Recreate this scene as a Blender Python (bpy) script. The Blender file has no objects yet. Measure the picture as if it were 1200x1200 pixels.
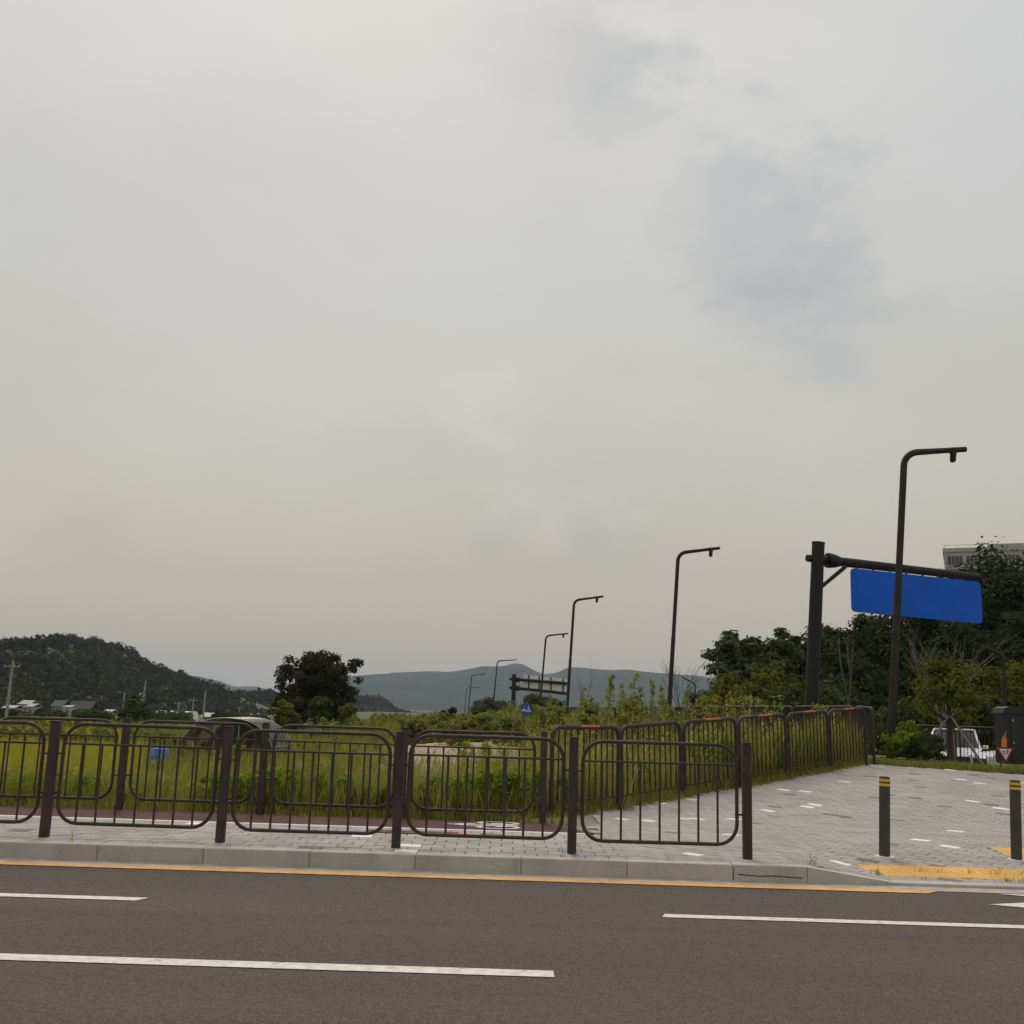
import bpy, math, random
import numpy as np
from mathutils import Vector, Matrix

random.seed(7)
RNG = np.random.default_rng(11)
scene = bpy.context.scene
COL = scene.collection
R = math.radians

# ------------------------------------------------------------------ camera
FPX = 1250.0                     # focal length for a 1200 px wide frame
CAM_H = 1.5
PITCH = math.atan(235 / FPX)
ROLL = R(1.8)
_F = np.array([0, math.cos(PITCH), math.sin(PITCH)])
_U = np.array([0, -math.sin(PITCH), math.cos(PITCH)])
_X = np.array([1.0, 0, 0])
_RA = _X * math.cos(ROLL) + _U * math.sin(ROLL)
_UA = -_X * math.sin(ROLL) + _U * math.cos(ROLL)
_C = np.array([0, 0, CAM_H])


def at(u, v, y):
    """measured point (u, v) of the photograph at distance y metres ahead"""
    d = _F + _RA * (u - 600) / FPX - _UA * (v - 600) / FPX
    p = _C + d * (y / d[1])
    return Vector((float(p[0]), float(p[1]), float(p[2])))


def direction(u, v):
    d = _F + _RA * (u - 600) / FPX - _UA * (v - 600) / FPX
    return Vector(d).normalized()


cam_data = bpy.data.cameras.new('camera')
cam_data.sensor_width = 36.0
cam_data.sensor_fit = 'HORIZONTAL'
cam_data.lens = 36.0 * FPX / 1200.0
cam_data.clip_start = 0.05
cam_data.clip_end = 30000
cam = bpy.data.objects.new('camera', cam_data)
COL.objects.link(cam)
M4 = Matrix.Identity(4)
for i in range(3):
    M4[i][0], M4[i][1], M4[i][2], M4[i][3] = _RA[i], _UA[i], -_F[i], _C[i]
cam.matrix_world = M4
scene.camera = cam

scene.render.engine = 'CYCLES'
scene.cycles.max_bounces = 6
scene.cycles.diffuse_bounces = 3
scene.cycles.glossy_bounces = 3
scene.cycles.transmission_bounces = 3
scene.cycles.transparent_max_bounces = 6
scene.cycles.volume_bounces = 0
scene.cycles.use_denoising = True
scene.view_settings.view_transform = 'Standard'
scene.view_settings.look = 'None'
scene.view_settings.exposure = 0.14
scene.view_settings.gamma = 1.0
scene.view_settings.use_curve_mapping = False

# ------------------------------------------------------------------ sky and sun
SUN_EL, SUN_AZ = R(52), R(-12)           # azimuth measured from +Y towards +X


class NT:
    """small helper to write node trees"""

    def __init__(self, tree):
        self.t = tree
        self.t.nodes.clear()

    def n(self, typ, **kw):
        nd = self.t.nodes.new(typ)
        for k, v in kw.items():
            setattr(nd, k, v)
        return nd

    def put(self, sock, val):
        if isinstance(val, bpy.types.NodeSocket):
            self.t.links.new(val, sock)
        elif val is not None:
            if isinstance(val, (tuple, list, Vector)) and sock.type == 'RGBA' and len(val) == 3:
                val = (*val, 1)
            sock.default_value = val

    def math(self, op, a, b=None, c=None, clamp=False):
        nd = self.n('ShaderNodeMath', operation=op, use_clamp=clamp)
        for i, v in enumerate((a, b, c)):
            self.put(nd.inputs[i], v)
        return nd.outputs[0]

    def vmath(self, op, a, b=None, scale=None):
        nd = self.n('ShaderNodeVectorMath', operation=op)
        self.put(nd.inputs[0], a)
        if b is not None:
            self.put(nd.inputs[1], b)
        if scale is not None:
            self.put(nd.inputs['Scale'], scale)
        return nd.outputs['Value'] if op in ('DOT_PRODUCT', 'LENGTH') else nd.outputs[0]

    def mix(self, f, a, b, blend='MIX'):
        nd = self.n('ShaderNodeMix', data_type='RGBA', blend_type=blend)
        self.put(nd.inputs[0], f)
        self.put(nd.inputs[6], a)
        self.put(nd.inputs[7], b)
        return nd.outputs[2]

    def noise(self, vec, scale, detail=4, rough=.55, dist=0.0):
        nd = self.n('ShaderNodeTexNoise')
        self.put(nd.inputs['Vector'], vec)
        nd.inputs['Scale'].default_value = scale
        nd.inputs['Detail'].default_value = detail
        nd.inputs['Roughness'].default_value = rough
        nd.inputs['Distortion'].default_value = dist
        return nd.outputs[0]

    def ss(self, x, a, b, to0=0.0, to1=1.0):
        nd = self.n('ShaderNodeMapRange', interpolation_type='SMOOTHSTEP')
        self.put(nd.inputs[0], x)
        for i, v in enumerate((a, b, to0, to1)):
            nd.inputs[i + 1].default_value = v
        return nd.outputs[0]

    def ramp(self, x, stops):
        nd = self.n('ShaderNodeValToRGB')
        self.put(nd.inputs[0], x)
        e = nd.color_ramp.elements
        while len(e) < len(stops):
            e.new(0.5)
        for i, (p, c) in enumerate(stops):
            e[i].position = p
            e[i].color = (*c, 1) if len(c) == 3 else c
        return nd.outputs[0]


world = bpy.data.worlds.new('World')
scene.world = world
world.use_nodes = True
w = NT(world.node_tree)
sky = w.n('ShaderNodeTexSky', sky_type='NISHITA', sun_disc=False)
sky.sun_elevation = SUN_EL
sky.sun_rotation = SUN_AZ
sky.air_density, sky.dust_density = 1.5, 4.0
clear = w.vmath('SCALE', sky.outputs[0], scale=0.1)
tc = w.n('ShaderNodeTexCoord')
dirv = w.vmath('NORMALIZE', tc.outputs['Generated'])
sp = w.n('ShaderNodeSeparateXYZ')
w.put(sp.inputs[0], dirv)
dz = sp.outputs[2]
# overcast veil: warm murk low down, paler and cooler high up
veil = w.ramp(w.math('MAXIMUM', dz, 0.0), [(0.0, (.478, .415, .335)), (.07, (.512, .458, .380)), (.20, (.560, .528, .462)),
                                           (.36, (.602, .592, .552)), (.55, (.655, .645, .622)), (1.0, (.70, .69, .67))])
flat = w.vmath('MULTIPLY', dirv, (1.0, 1.0, 2.2))
n1 = w.noise(flat, 2.1, 3, .5)
n2 = w.noise(flat, 5.5, 3, .58)
mot = w.math('ADD', w.math('MULTIPLY', w.math('SUBTRACT', n1, .5), .34), w.math('MULTIPLY', w.math('SUBTRACT', n2, .5), .11))
fade = w.ss(dz, .02, .30)
mot = w.math('ADD', 1.0, w.math('MULTIPLY', mot, w.math('ADD', w.math('MULTIPLY', fade, .75), .25)))
skycol = w.vmath('SCALE', veil, scale=mot)


rag_n = w.n('ShaderNodeTexNoise')
w.put(rag_n.inputs['Vector'], flat)
rag_n.inputs['Scale'].default_value = 8.0
rag_n.inputs['Detail'].default_value = 4
rag_n.inputs['Roughness'].default_value = .62
rag_n.inputs['Distortion'].default_value = 0
rag_s = w.n('ShaderNodeSeparateColor')
w.put(rag_s.inputs[0], rag_n.outputs[1])
warp = w.vmath('SCALE', w.vmath('SUBTRACT', rag_n.outputs[1], (.5, .5, .5)), scale=.10)
dirw = w.vmath('ADD', dirv, warp)
grain = [w.math('SUBTRACT', c_, .5) for c_ in rag_s.outputs[:3]]


def sky_patch(col, k, u, v, outer, rag, colour, amount, puff=False):
    """a ragged cloud bank around one direction of the sky"""
    c = direction(u, v)
    dd = w.vmath('LENGTH', w.vmath('SUBTRACT', dirw, tuple(c)))
    dd = w.math('ADD', dd, w.math('MULTIPLY', grain[k % 3], rag))
    f = w.math('MULTIPLY', w.ss(dd, outer * (.25 if puff else .0), outer, 1.0, 0.0), amount)
    return w.mix(f, col, colour)


for k, args in enumerate((
        (700, 60, .095, .26, (.49, .50, .502), .85), (610, 85, .07, .24, (.53, .532, .528), .7),
        (925, 320, .115, .28, (.45, .468, .472), .9), (880, 230, .10, .26, (.50, .508, .51), .8), (960, 390, .065, .2, (.46, .475, .48), .7),
        (470, 0, .24, .2, (.70, .668, .635), .75), (330, 290, .22, .2, (.615, .60, .565), .5), (210, 330, .12, .2, (.625, .60, .57), .5),
        (1150, 120, .18, .2, (.61, .612, .61), .5), (560, 230, .16, .2, (.63, .622, .585), .55),
        (572, 462, .046, .12, (.668, .640, .588), .62, True), (612, 505, .055, .13, (.615, .592, .542), .55), (596, 495, .03, .08, (.54, .522, .476), .45),
        (590, 590, .042, .11, (.622, .585, .522), .62, True), (655, 606, .04, .1, (.605, .568, .508), .5, True), (722, 612, .042, .11, (.608, .572, .512), .58, True),
        (595, 632, .045, .09, (.475, .452, .402), .55), (705, 645, .055, .1, (.475, .452, .402), .55),
        (40, 600, .08, .13, (.582, .540, .474), .6, True), (90, 640, .06, .12, (.49, .455, .398), .45), (960, 500, .09, .16, (.60, .585, .535), .45))):
    skycol = sky_patch(skycol, k, *args)
skycol = w.mix(0.04, w.vmath('MULTIPLY', skycol, (.905, .910, .925)), clear)
bg = w.n('ShaderNodeBackground')
w.put(bg.inputs[0], skycol)
bg.inputs[1].default_value = 1.0
wo = w.n('ShaderNodeOutputWorld')
w.t.links.new(bg.outputs[0], wo.inputs[0])

sun_d = bpy.data.lights.new('sun', 'SUN')
sun_d.energy = 1.4
sun_d.angle = R(18)
sun_d.color = (1.0, .93, .84)
sun = bpy.data.objects.new('sun', sun_d)
COL.objects.link(sun)
sun.location = (0, 0, 60)
sd = Vector((math.sin(SUN_AZ) * math.cos(SUN_EL), math.cos(SUN_AZ) * math.cos(SUN_EL), math.sin(SUN_EL)))
sun.rotation_euler = sd.to_track_quat('Z', 'Y').to_euler()

# ------------------------------------------------------------------ materials
MATS = {}


def material(name):
    m = bpy.data.materials.new(name)
    m.use_nodes = True
    MATS[name] = m
    return m, NT(m.node_tree)


def finish(t, col, rough=.8, metal=0.0, bump=None, bstr=.3, bdist=.01, spec=.3, alpha=None):
    b = t.n('ShaderNodeBsdfPrincipled')
    t.put(b.inputs['Base Color'], col)
    t.put(b.inputs['Roughness'], rough)
    t.put(b.inputs['Metallic'], metal)
    t.put(b.inputs['Specular IOR Level'], spec)
    if alpha is not None:
        t.put(b.inputs['Alpha'], alpha)
    if bump is not None:
        bn = t.n('ShaderNodeBump')
        bn.inputs['Strength'].default_value = bstr
        bn.inputs['Distance'].default_value = bdist
        t.put(bn.inputs['Height'], bump)
        t.t.links.new(bn.outputs[0], b.inputs['Normal'])
    o = t.n('ShaderNodeOutputMaterial')
    t.t.links.new(b.outputs[0], o.inputs[0])


def pos(t):
    return t.n('ShaderNodeNewGeometry').outputs['Position']


def mottled(name, c1, c2, scale=6, rough=.75, metal=0., bstr=.15, fine=120, spec=.3, dirt=None):
    """two-tone weathered surface in world space"""
    m, t = material(name)
    p = pos(t)
    a = t.noise(p, scale, 5, .6)
    c = t.mix(t.ss(a, .35, .65), c1, c2)
    f = t.noise(p, fine, 2, .5)
    c = t.mix(.35, c, t.ramp(f, [(.3, (.75, .75, .75)), (.7, (1.25, 1.25, 1.25))]), 'MULTIPLY')
    if dirt:
        c = t.mix(t.ss(t.noise(p, scale * .7, 6, .7), .58, .72), c, dirt)
    finish(t, c, rough, metal, f, bstr, .004, spec)
    return m


def plain(name, c, rough=.6, metal=0., spec=.4):
    return mottled(name, tuple(x * .9 for x in c), tuple(min(1, x * 1.1) for x in c), 5, rough, metal, .05, 90, spec)


# asphalt: worn brownish grey with pale and dark aggregate, faint wheel tracks
m, t = material('asphalt')
p = pos(t)
sx = t.n('ShaderNodeSeparateXYZ')
t.put(sx.inputs[0], p)
big = t.noise(t.vmath('MULTIPLY', p, (.18, .8, 1)), 1.0, 4, .55)
lane = t.noise(t.vmath('MULTIPLY', p, (.02, 1.9, 1)), 1.0, 3, .5)
g0 = t.noise(t.vmath('MULTIPLY', p, (1, .6, 1)), 16, 4, .75)
g1 = t.noise(t.vmath('MULTIPLY', p, (1, .55, 1)), 48, 3, .7)
g2 = t.noise(t.vmath('MULTIPLY', p, (1, .5, 1)), 120, 2, .6)
c = t.mix(t.ss(big, .3, .7), (.078, .057, .041), (.102, .075, .055))
c = t.mix(t.math('MULTIPLY', t.ss(lane, .45, .62), .5), c, (.090, .078, .066))
newer = t.math('MULTIPLY', t.ss(t.math('ADD', sx.outputs[1], t.math('MULTIPLY', big, .22)), 9.10, 9.18), .55)
c = t.mix(newer, c, (.075, .063, .053))
track = t.math('MULTIPLY', t.ss(t.math('ABSOLUTE', t.math('SUBTRACT', t.math('ADD', sx.outputs[1], t.math('MULTIPLY', lane, .5)), 8.35)), .30, .02), .45)
c = t.mix(track, c, (.062, .052, .043))
spots = t.noise(p, 1.7, 5, .7)
c = t.mix(t.math('MULTIPLY', t.ss(spots, .60, .74), .55), c, (.060, .051, .043))
c = t.mix(t.math('MULTIPLY', t.ss(t.noise(t.vmath('ADD', p, (9, 4, 0)), 2.3, 5, .7), .62, .75), .35), c, (.16, .135, .11))
c = t.mix(.75, c, t.ramp(g0, [(.30, (.66, .66, .66)), (.70, (1.36, 1.35, 1.33))]), 'MULTIPLY')
c = t.mix(t.math('MULTIPLY', t.ss(g1, .54, .68), .75), c, (.185, .148, .113))
c = t.mix(t.math('MULTIPLY', t.ss(g1, .44, .32), .75), c, (.052, .044, .037))
c = t.mix(t.ss(g2, .60, .70), c, (.25, .210, .168))
c = t.mix(t.ss(g2, .42, .33), c, (.050, .043, .037))
finish(t, c, .88, 0, t.math('ADD', g1, g2), .8, .006, .25)

mottled('road_white', (.74, .71, .64), (.58, .55, .49), 14, .75, 0, .35, 130, dirt=(.22, .19, .155))
mottled('road_yellow', (.78, .42, .11), (.62, .32, .08), 9, .75, 0, .35, 130, dirt=(.34, .24, .14))
mottled('gutter_concrete', (.47, .40, .325), (.36, .305, .245), 5, .9, 0, .4, 90, dirt=(.25, .2, .16))


def granite(name, base, k=1.0):
    m, t = material(name)
    p = pos(t)
    r = t.n('ShaderNodeObjectInfo').outputs['Random']
    a = t.noise(p, 3, 5, .6)
    c = t.mix(t.ss(a, .3, .7), tuple(x * .86 for x in base), tuple(x * 1.12 for x in base))
    c = t.mix(.8, c, t.ramp(r, [(0, (.92, .92, .92)), (1, (1.08, 1.08, 1.07))]), 'MULTIPLY')
    s1 = t.noise(p, 140, 2, .6)
    c = t.mix(t.ss(s1, .58, .68), c, tuple(x * .45 for x in base))
    c = t.mix(t.ss(s1, .42, .32), c, tuple(min(.8, x * 1.45) for x in base))
    stain = t.noise(t.vmath('MULTIPLY', p, (2.2, 2.2, .7)), 2.0, 6, .7)
    c = t.mix(t.math('MULTIPLY', t.ss(stain, .56, .72), .45), c, tuple(x * .45 for x in base))
    scratch = t.noise(t.vmath('MULTIPLY', p, (9, 9, 30)), .8, 3, .6)
    c = t.mix(t.math('MULTIPLY', t.ss(scratch, .66, .70), .5), c, tuple(min(.8, x * 1.5) for x in base))
    finish(t, c, .85, 0, s1, .3, .004)


granite('kerb_granite', (.43, .405, .365))


def paving(name, base, spread=.10):
    m, t = material(name)
    p = pos(t)
    oi = t.n('ShaderNodeObjectInfo').outputs['Random']
    isl = t.n('ShaderNodeNewGeometry').outputs['Random Per Island']
    r = t.math('FRACT', t.math('ADD', oi, isl))
    a = t.noise(p, 1.1, 5, .6)
    c = t.mix(t.ss(a, .3, .7), tuple(x * .9 for x in base), tuple(x * 1.08 for x in base))
    c = t.mix(1.0, c, t.ramp(r, [(0, (1 - spread,) * 3), (1, (1 + spread,) * 3)]), 'MULTIPLY')
    s1 = t.noise(p, 110, 2, .6)
    c = t.mix(.5, c, t.ramp(s1, [(.3, (.7, .7, .7)), (.7, (1.28, 1.27, 1.25))]), 'MULTIPLY')
    st = t.noise(p, 2.7, 7, .7)
    c = t.mix(t.math('MULTIPLY', t.ss(st, .56, .72), .45), c, tuple(x * .55 for x in base))
    finish(t, c, .88, 0, s1, .35, .004)


paving('paver_grey', (.365, .340, .308), .09)
paving('paver_white', (.80, .78, .74), .05)
paving('paver_dark', (.17, .165, .155), .1)
paving('tactile_yellow', (.72, .40, .115), .12)
mottled('joint_sand', (.27, .245, .21), (.21, .19, .16), 8, .95, 0, .4, 100)
mottled('bike_red', (.115, .052, .043), (.085, .043, .036), 4, .9, 0, .5, 110, dirt=(.14, .11, .09))
mottled('red_grating', (.17, .07, .055), (.12, .055, .045), 6, .85, 0, .4, 100)
mottled('fence_paint', (.062, .045, .038), (.047, .035, .031), 7, .6, .0, .06, 80, .25)
mottled('rail_paint', (.050, .037, .031), (.038, .029, .026), 7, .6, .0, .06, 80, .25)
mottled('lamp_paint', (.046, .034, .029), (.035, .028, .025), 5, .6, .0, .05, 80, .2)
mottled('pole_dark', (.026, .023, .022), (.034, .030, .028), 4, .6, .0, .05, 80, .2)
mottled('bollard_paint', (.040, .038, .038), (.052, .048, .047), 6, .5, .0, .06, 90, .4, dirt=(.10, .09, .08))
plain('reflect_yellow', (.66, .40, .035), .4)
plain('reflect_orange', (.66, .17, .035), .4)
plain('bolt_steel', (.35, .34, .33), .35, .8)
plain('sign_white', (.72, .71, .69), .5)
plain('sign_backing', (.80, .75, .72), .5, .0)
plain('sign_red', (.42, .04, .035), .5)
plain('sign_black', (.03, .03, .03), .5)
plain('sign_round_blue', (.025, .075, .33), .4)
m, t = material('sign_blue')
p = pos(t)
c = t.mix(t.ss(t.noise(p, .9, 3, .5), .3, .7), (.002, .105, .62), (.003, .125, .70))
finish(t, c, .38, 0, None, spec=.22)
mottled('bark', (.085, .068, .052), (.055, .044, .034), 9, .95, 0, .5, 60)
mottled('dead_wood', (.19, .165, .14), (.13, .11, .095), 9, .95, 0, .4, 60)
mottled('stake_wood', (.36, .31, .25), (.27, .23, .185), 9, .9, 0, .4, 60)
mottled('pole_concrete', (.34, .32, .285), (.27, .25, .225), 3, .9, 0, .2, 60)
mottled('wall_pale', (.42, .40, .37), (.36, .345, .32), 1.5, .85, 0, .2, 20)
mottled('wall_grey', (.32, .31, .29), (.26, .25, .235), 1.5, .85, 0, .2, 20)
mottled('wall_pink', (.46, .34, .30), (.40, .30, .265), 1.5, .85, 0, .2, 20)
mottled('roof_dark', (.075, .070, .070), (.055, .052, .054), 1.5, .8, 0, .2, 20)
mottled('roof_green', (.036, .062, .052), (.030, .052, .045), 1.5, .7, 0, .2, 20)
mottled('roof_pale', (.38, .37, .35), (.31, .30, .285), 1.2, .6, 0, .2, 20)
mottled('film_white', (.92, .92, .90), (.80, .80, .78), .8, .35, 0, .2, 15)
mottled('roof_red', (.30, .12, .085), (.24, .10, .075), 1.5, .8, 0, .2, 20)
plain('window_dark', (.035, .040, .045), .12, 0, .6)
plain('car_white', (.76, .76, .75), .25, 0, .5)
plain('car_glass', (.020, .024, .028), .08, 0, .6)
plain('car_trim', (.022, .022, .024), .5)
plain('tyre_rubber', (.022, .021, .021), .85)
plain('lens_clear', (.65, .66, .66), .15)
plain('cabinet_black', (.020, .022, .025), .45)
plain('barrel_blue', (.02, .12, .42), .4)
mottled('sheet_white', (.70, .68, .63), (.58, .56, .51), 6, .6, 0, .4, 40)
plain('sheet_dark', (.045, .035, .045), .6)
mottled('net_grey', (.13, .125, .125), (.085, .082, .085), 4, .8, 0, .4, 60)
plain('tube_steel', (.30, .29, .28), .4, .6)
mottled('sand', (.40, .325, .235), (.33, .27, .195), 1.2, .95, 0, .5, 30)

m, t = material('net_film')          # grey sun-shade film on the tunnel, half see-through
p = pos(t)
b = t.n('ShaderNodeBsdfDiffuse')
t.put(b.inputs[0], t.mix(t.ss(t.noise(p, 2, 5, .6), .35, .65), (.085, .082, .085), (.17, .165, .165)))
tr = t.n('ShaderNodeBsdfTransparent')
mx = t.n('ShaderNodeMixShader')
t.put(mx.inputs[0], t.ss(t.noise(p, 1.3, 5, .6), .3, .75, .95, .35))
t.t.links.new(tr.outputs[0], mx.inputs[1])
t.t.links.new(b.outputs[0], mx.inputs[2])
o = t.n('ShaderNodeOutputMaterial')
t.t.links.new(mx.outputs[0], o.inputs[0])

# open ground: earth and stubble
m, t = material('earth')
p = pos(t)
a = t.noise(p, .35, 6, .6)
c = t.mix(t.ss(a, .3, .7), (.085, .090, .030), (.12, .115, .045))
c = t.mix(t.ss(t.noise(p, .06, 4, .6), .5, .65), c, (.065, .080, .026))
c = t.mix(t.ss(t.noise(p, 2.5, 5, .7), .60, .75), c, (.16, .125, .08))
finish(t, c, .95, 0, t.noise(p, 9, 5, .7), .6, .05)


def foliage(name, dark, light, dry, dry_at=.93, trans=.28):
    """leaf material: the 'tint' attribute chooses a leaf's own tone"""
    m, t = material(name)
    at_ = t.n('ShaderNodeAttribute', attribute_name='tint')
    v = at_.outputs['Fac']
    c = t.ramp(v, [(0, dark), (.80, light), (dry_at, tuple(.5 * (x + y) for x, y in zip(light, dry))), (1.0, dry)])
    d = t.n('ShaderNodeBsdfDiffuse')
    t.put(d.inputs[0], c)
    tl = t.n('ShaderNodeBsdfTranslucent')
    t.put(tl.inputs[0], t.mix(1.0, c, (1.0, 1.05, .7), 'MULTIPLY'))
    mx = t.n('ShaderNodeMixShader')
    mx.inputs[0].default_value = trans
    t.t.links.new(d.outputs[0], mx.inputs[1])
    t.t.links.new(tl.outputs[0], mx.inputs[2])
    o = t.n('ShaderNodeOutputMaterial')
    t.t.links.new(mx.outputs[0], o.inputs[0])


foliage('leaf_lush', (.105, .150, .018), (.27, .335, .050), (.36, .33, .09), .93, .45)
foliage('leaf_grass', (.145, .158, .030), (.315, .310, .075), (.46, .385, .18), .90, .45)
foliage('leaf_rice', (.30, .295, .040), (.43, .40, .070), (.48, .42, .11), .93, .42)
foliage('leaf_weed', (.125, .148, .036), (.265, .275, .080), (.38, .32, .14), .88, .4)
foliage('leaf_black', (.024, .024, .013), (.064, .058, .032), (.085, .07, .04), .95, .15)
foliage('leaf_dark', (.022, .034, .015), (.052, .068, .030), (.075, .075, .035), .95, .15)
foliage('leaf_mid', (.040, .056, .020), (.090, .110, .036), (.13, .115, .05), .93, .2)
foliage('leaf_yellowish', (.060, .076, .014), (.165, .170, .032), (.25, .18, .05), .90, .3)
foliage('leaf_bluegreen', (.050, .068, .040), (.105, .125, .070), (.14, .12, .07), .93, .2)
foliage('leaf_forest', (.026, .030, .016), (.062, .066, .032), (.085, .085, .04), .96, .1)

m, t = material('mountain_wood')
p = pos(t)
a = t.noise(p, .012, 6, .65)
c = t.mix(t.ss(a, .35, .65), (.022, .034, .026), (.050, .062, .045))
finish(t, c, 1.0, 0, t.noise(p, .06, 5, .7), 1.0, 20)


# ------------------------------------------------------------------ mesh helpers
class MB:
    def __init__(self):
        self.v, self.f = [], []

    def add(self, vs, fs):
        o = len(self.v)
        self.v += [tuple(x) for x in vs]
        self.f += [tuple(i + o for i in f) for f in fs]
        return self

    def box(self, c, s, rz=0.0, bev=0.0):
        hx, hy, hz = s[0] / 2, s[1] / 2, s[2] / 2
        ca, sa = math.cos(rz), math.sin(rz)

        def P(x, y, z):
            return (c[0] + x * ca - y * sa, c[1] + x * sa + y * ca, c[2] + z)
        if bev <= 0:
            vs = [P(x, y, z) for z in (-hz, hz) for x, y in ((-hx, -hy), (hx, -hy), (hx, hy), (-hx, hy))]
            fs = [(3, 2, 1, 0), (4, 5, 6, 7)] + [(i, (i + 1) % 4, (i + 1) % 4 + 4, i + 4) for i in range(4)]
            return self.add(vs, fs)
        b = bev
        ring = lambda ix, iy: [(-hx + ix, -hy), (hx - ix, -hy), (hx, -hy + iy), (hx, hy - iy), (hx - ix, hy), (-hx + ix, hy), (-hx, hy - iy), (-hx, -hy + iy)]
        inner = [(-hx + b, -hy + b)] * 1
        r0 = ring(b, b)
        shr = [(x * (hx - b) / hx, y * (hy - b) / hy) for x, y in r0]
        vs = [P(x, y, -hz) for x, y in shr] + [P(x, y, -hz + b) for x, y in r0] + [P(x, y, hz - b) for x, y in r0] + [P(x, y, hz) for x, y in shr]
        fs = [tuple(range(7, -1, -1)), tuple(range(24, 32))]
        for k in range(3):
            fs += [(k * 8 + i, k * 8 + (i + 1) % 8, k * 8 + 8 + (i + 1) % 8, k * 8 + 8 + i) for i in range(8)]
        return self.add(vs, fs)

    def tube(self, pts, r, n=8, closed=False, cap=True):
        pts = [Vector(p) for p in pts]
        rs = r if isinstance(r, (list, tuple)) else [r] * len(pts)
        N = len(pts)
        vs, fs = [], []
        up = None
        for i, p in enumerate(pts):
            a = pts[(i - 1) % N] if (closed or i > 0) else p
            b = pts[(i + 1) % N] if (closed or i < N - 1) else p
            d = (b - a)
            d = d.normalized() if d.length > 1e-9 else Vector((0, 0, 1))
            if up is None:
                up = Vector((0, 0, 1)) if abs(d.z) < .9 else Vector((0, 1, 0))
            x = d.cross(up)
            if x.length < 1e-4:
                x = d.orthogonal()
            x.normalize()
            yv = x.cross(d).normalized()
            up = yv
            for k in range(n):
                an = 2 * math.pi * k / n
                vs.append(p + (x * math.cos(an) + yv * math.sin(an)) * rs[i])
        segs = N if closed else N - 1
        for i in range(segs):
            j = (i + 1) % N
            for k in range(n):
                fs.append((i * n + k, j * n + k, j * n + (k + 1) % n, i * n + (k + 1) % n))
        if cap and not closed:
            m_ = len(vs)
            vs += vs[:n] + vs[(N - 1) * n:N * n]          # caps get their own corners so the sides stay smooth
            fs.append(tuple(range(m_, m_ + n)))
            fs.append(tuple(m_ + n + k for k in range(n - 1, -1, -1)))
        return self.add(vs, fs)

    def prism(self, poly, z0, z1):
        """vertical prism of a plan polygon (counter-clockwise)"""
        n = len(poly)
        vs = [(x, y, z0) for x, y in poly] + [(x, y, z1) for x, y in poly]
        fs = [tuple(range(n - 1, -1, -1)), tuple(range(n, 2 * n))] + [(i, (i + 1) % n, n + (i + 1) % n, n + i) for i in range(n)]
        return self.add(vs, fs)

    def plate(self, poly3, normal, th):
        """a flat outline in space given a thickness along its normal"""
        nrm = Vector(normal).normalized() * th
        n = len(poly3)
        vs = [Vector(p) for p in poly3] + [Vector(p) + nrm for p in poly3]
        fs = [tuple(range(n - 1, -1, -1)), tuple(range(n, 2 * n))] + [(i, (i + 1) % n, n + (i + 1) % n, n + i) for i in range(n)]
        return self.add(vs, fs)

    def mesh(self, name, mat, smooth=False):
        me = bpy.data.meshes.new(name)
        me.from_pydata(self.v, [], self.f)
        me.update()
        if mat:
            me.materials.append(MATS[mat])
        if smooth:
            for q in me.polygons:
                q.use_smooth = len(q.vertices) <= 4
        return me

    def build(self, name, mat, parent=None, smooth=False, kind=None):
        o = bpy.data.objects.new(name, self.mesh(name, mat, smooth))
        COL.objects.link(o)
        if parent is not None:
            o.parent = parent
        if kind:
            o['kind'] = kind
        return o


def empty(name, loc=(0, 0, 0), rz=0.0):
    o = bpy.data.objects.new(name, None)
    o.empty_display_size = .2
    COL.objects.link(o)
    o.location = loc
    o.rotation_euler = (0, 0, rz)
    return o


def tag(o, label=None, cat=None, group=None, kind=None):
    if label:
        o['label'] = label
    if cat:
        o['category'] = cat
    if group:
        o['group'] = group
    if kind:
        o['kind'] = kind
    return o


def share(me, name, parent, loc=(0, 0, 0), rot=(0, 0, 0)):
    o = bpy.data.objects.new(name, me)
    COL.objects.link(o)
    o.parent = parent
    o.location = loc
    o.rotation_euler = rot
    return o


def copy_tree(o, parent=None):
    c = o.copy()
    COL.objects.link(c)
    c.parent = parent
    for ch in o.children:
        copy_tree(ch, c)
    return c


def np_object(name, V, F, mat, tint=None, parent=None, kind=None, smooth=False):
    """mesh object from numpy arrays; F is (n,3) or (n,4)"""
    me = bpy.data.meshes.new(name)
    k = F.shape[1]
    me.vertices.add(len(V))
    me.vertices.foreach_set('co', np.ascontiguousarray(V, dtype=np.float32).ravel())
    me.loops.add(F.size)
    me.loops.foreach_set('vertex_index', np.ascontiguousarray(F, dtype=np.int32).ravel())
    me.polygons.add(len(F))
    me.polygons.foreach_set('loop_start', np.arange(0, F.size, k, dtype=np.int32))
    if smooth:
        me.polygons.foreach_set('use_smooth', np.ones(len(F), dtype=bool))
    me.update(calc_edges=True)
    if tint is not None:
        a = me.attributes.new('tint', 'FLOAT', 'POINT')
        a.data.foreach_set('value', np.clip(tint, 0, 1).astype(np.float32))
    me.materials.append(MATS[mat])
    o = bpy.data.objects.new(name, me)
    COL.objects.link(o)
    if parent is not None:
        o.parent = parent
    if kind:
        o['kind'] = kind
    return o


def sstep(a, b, x):
    t_ = np.clip((np.asarray(x, float) - a) / (b - a), 0, 1)
    return t_ * t_ * (3 - 2 * t_)


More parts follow.
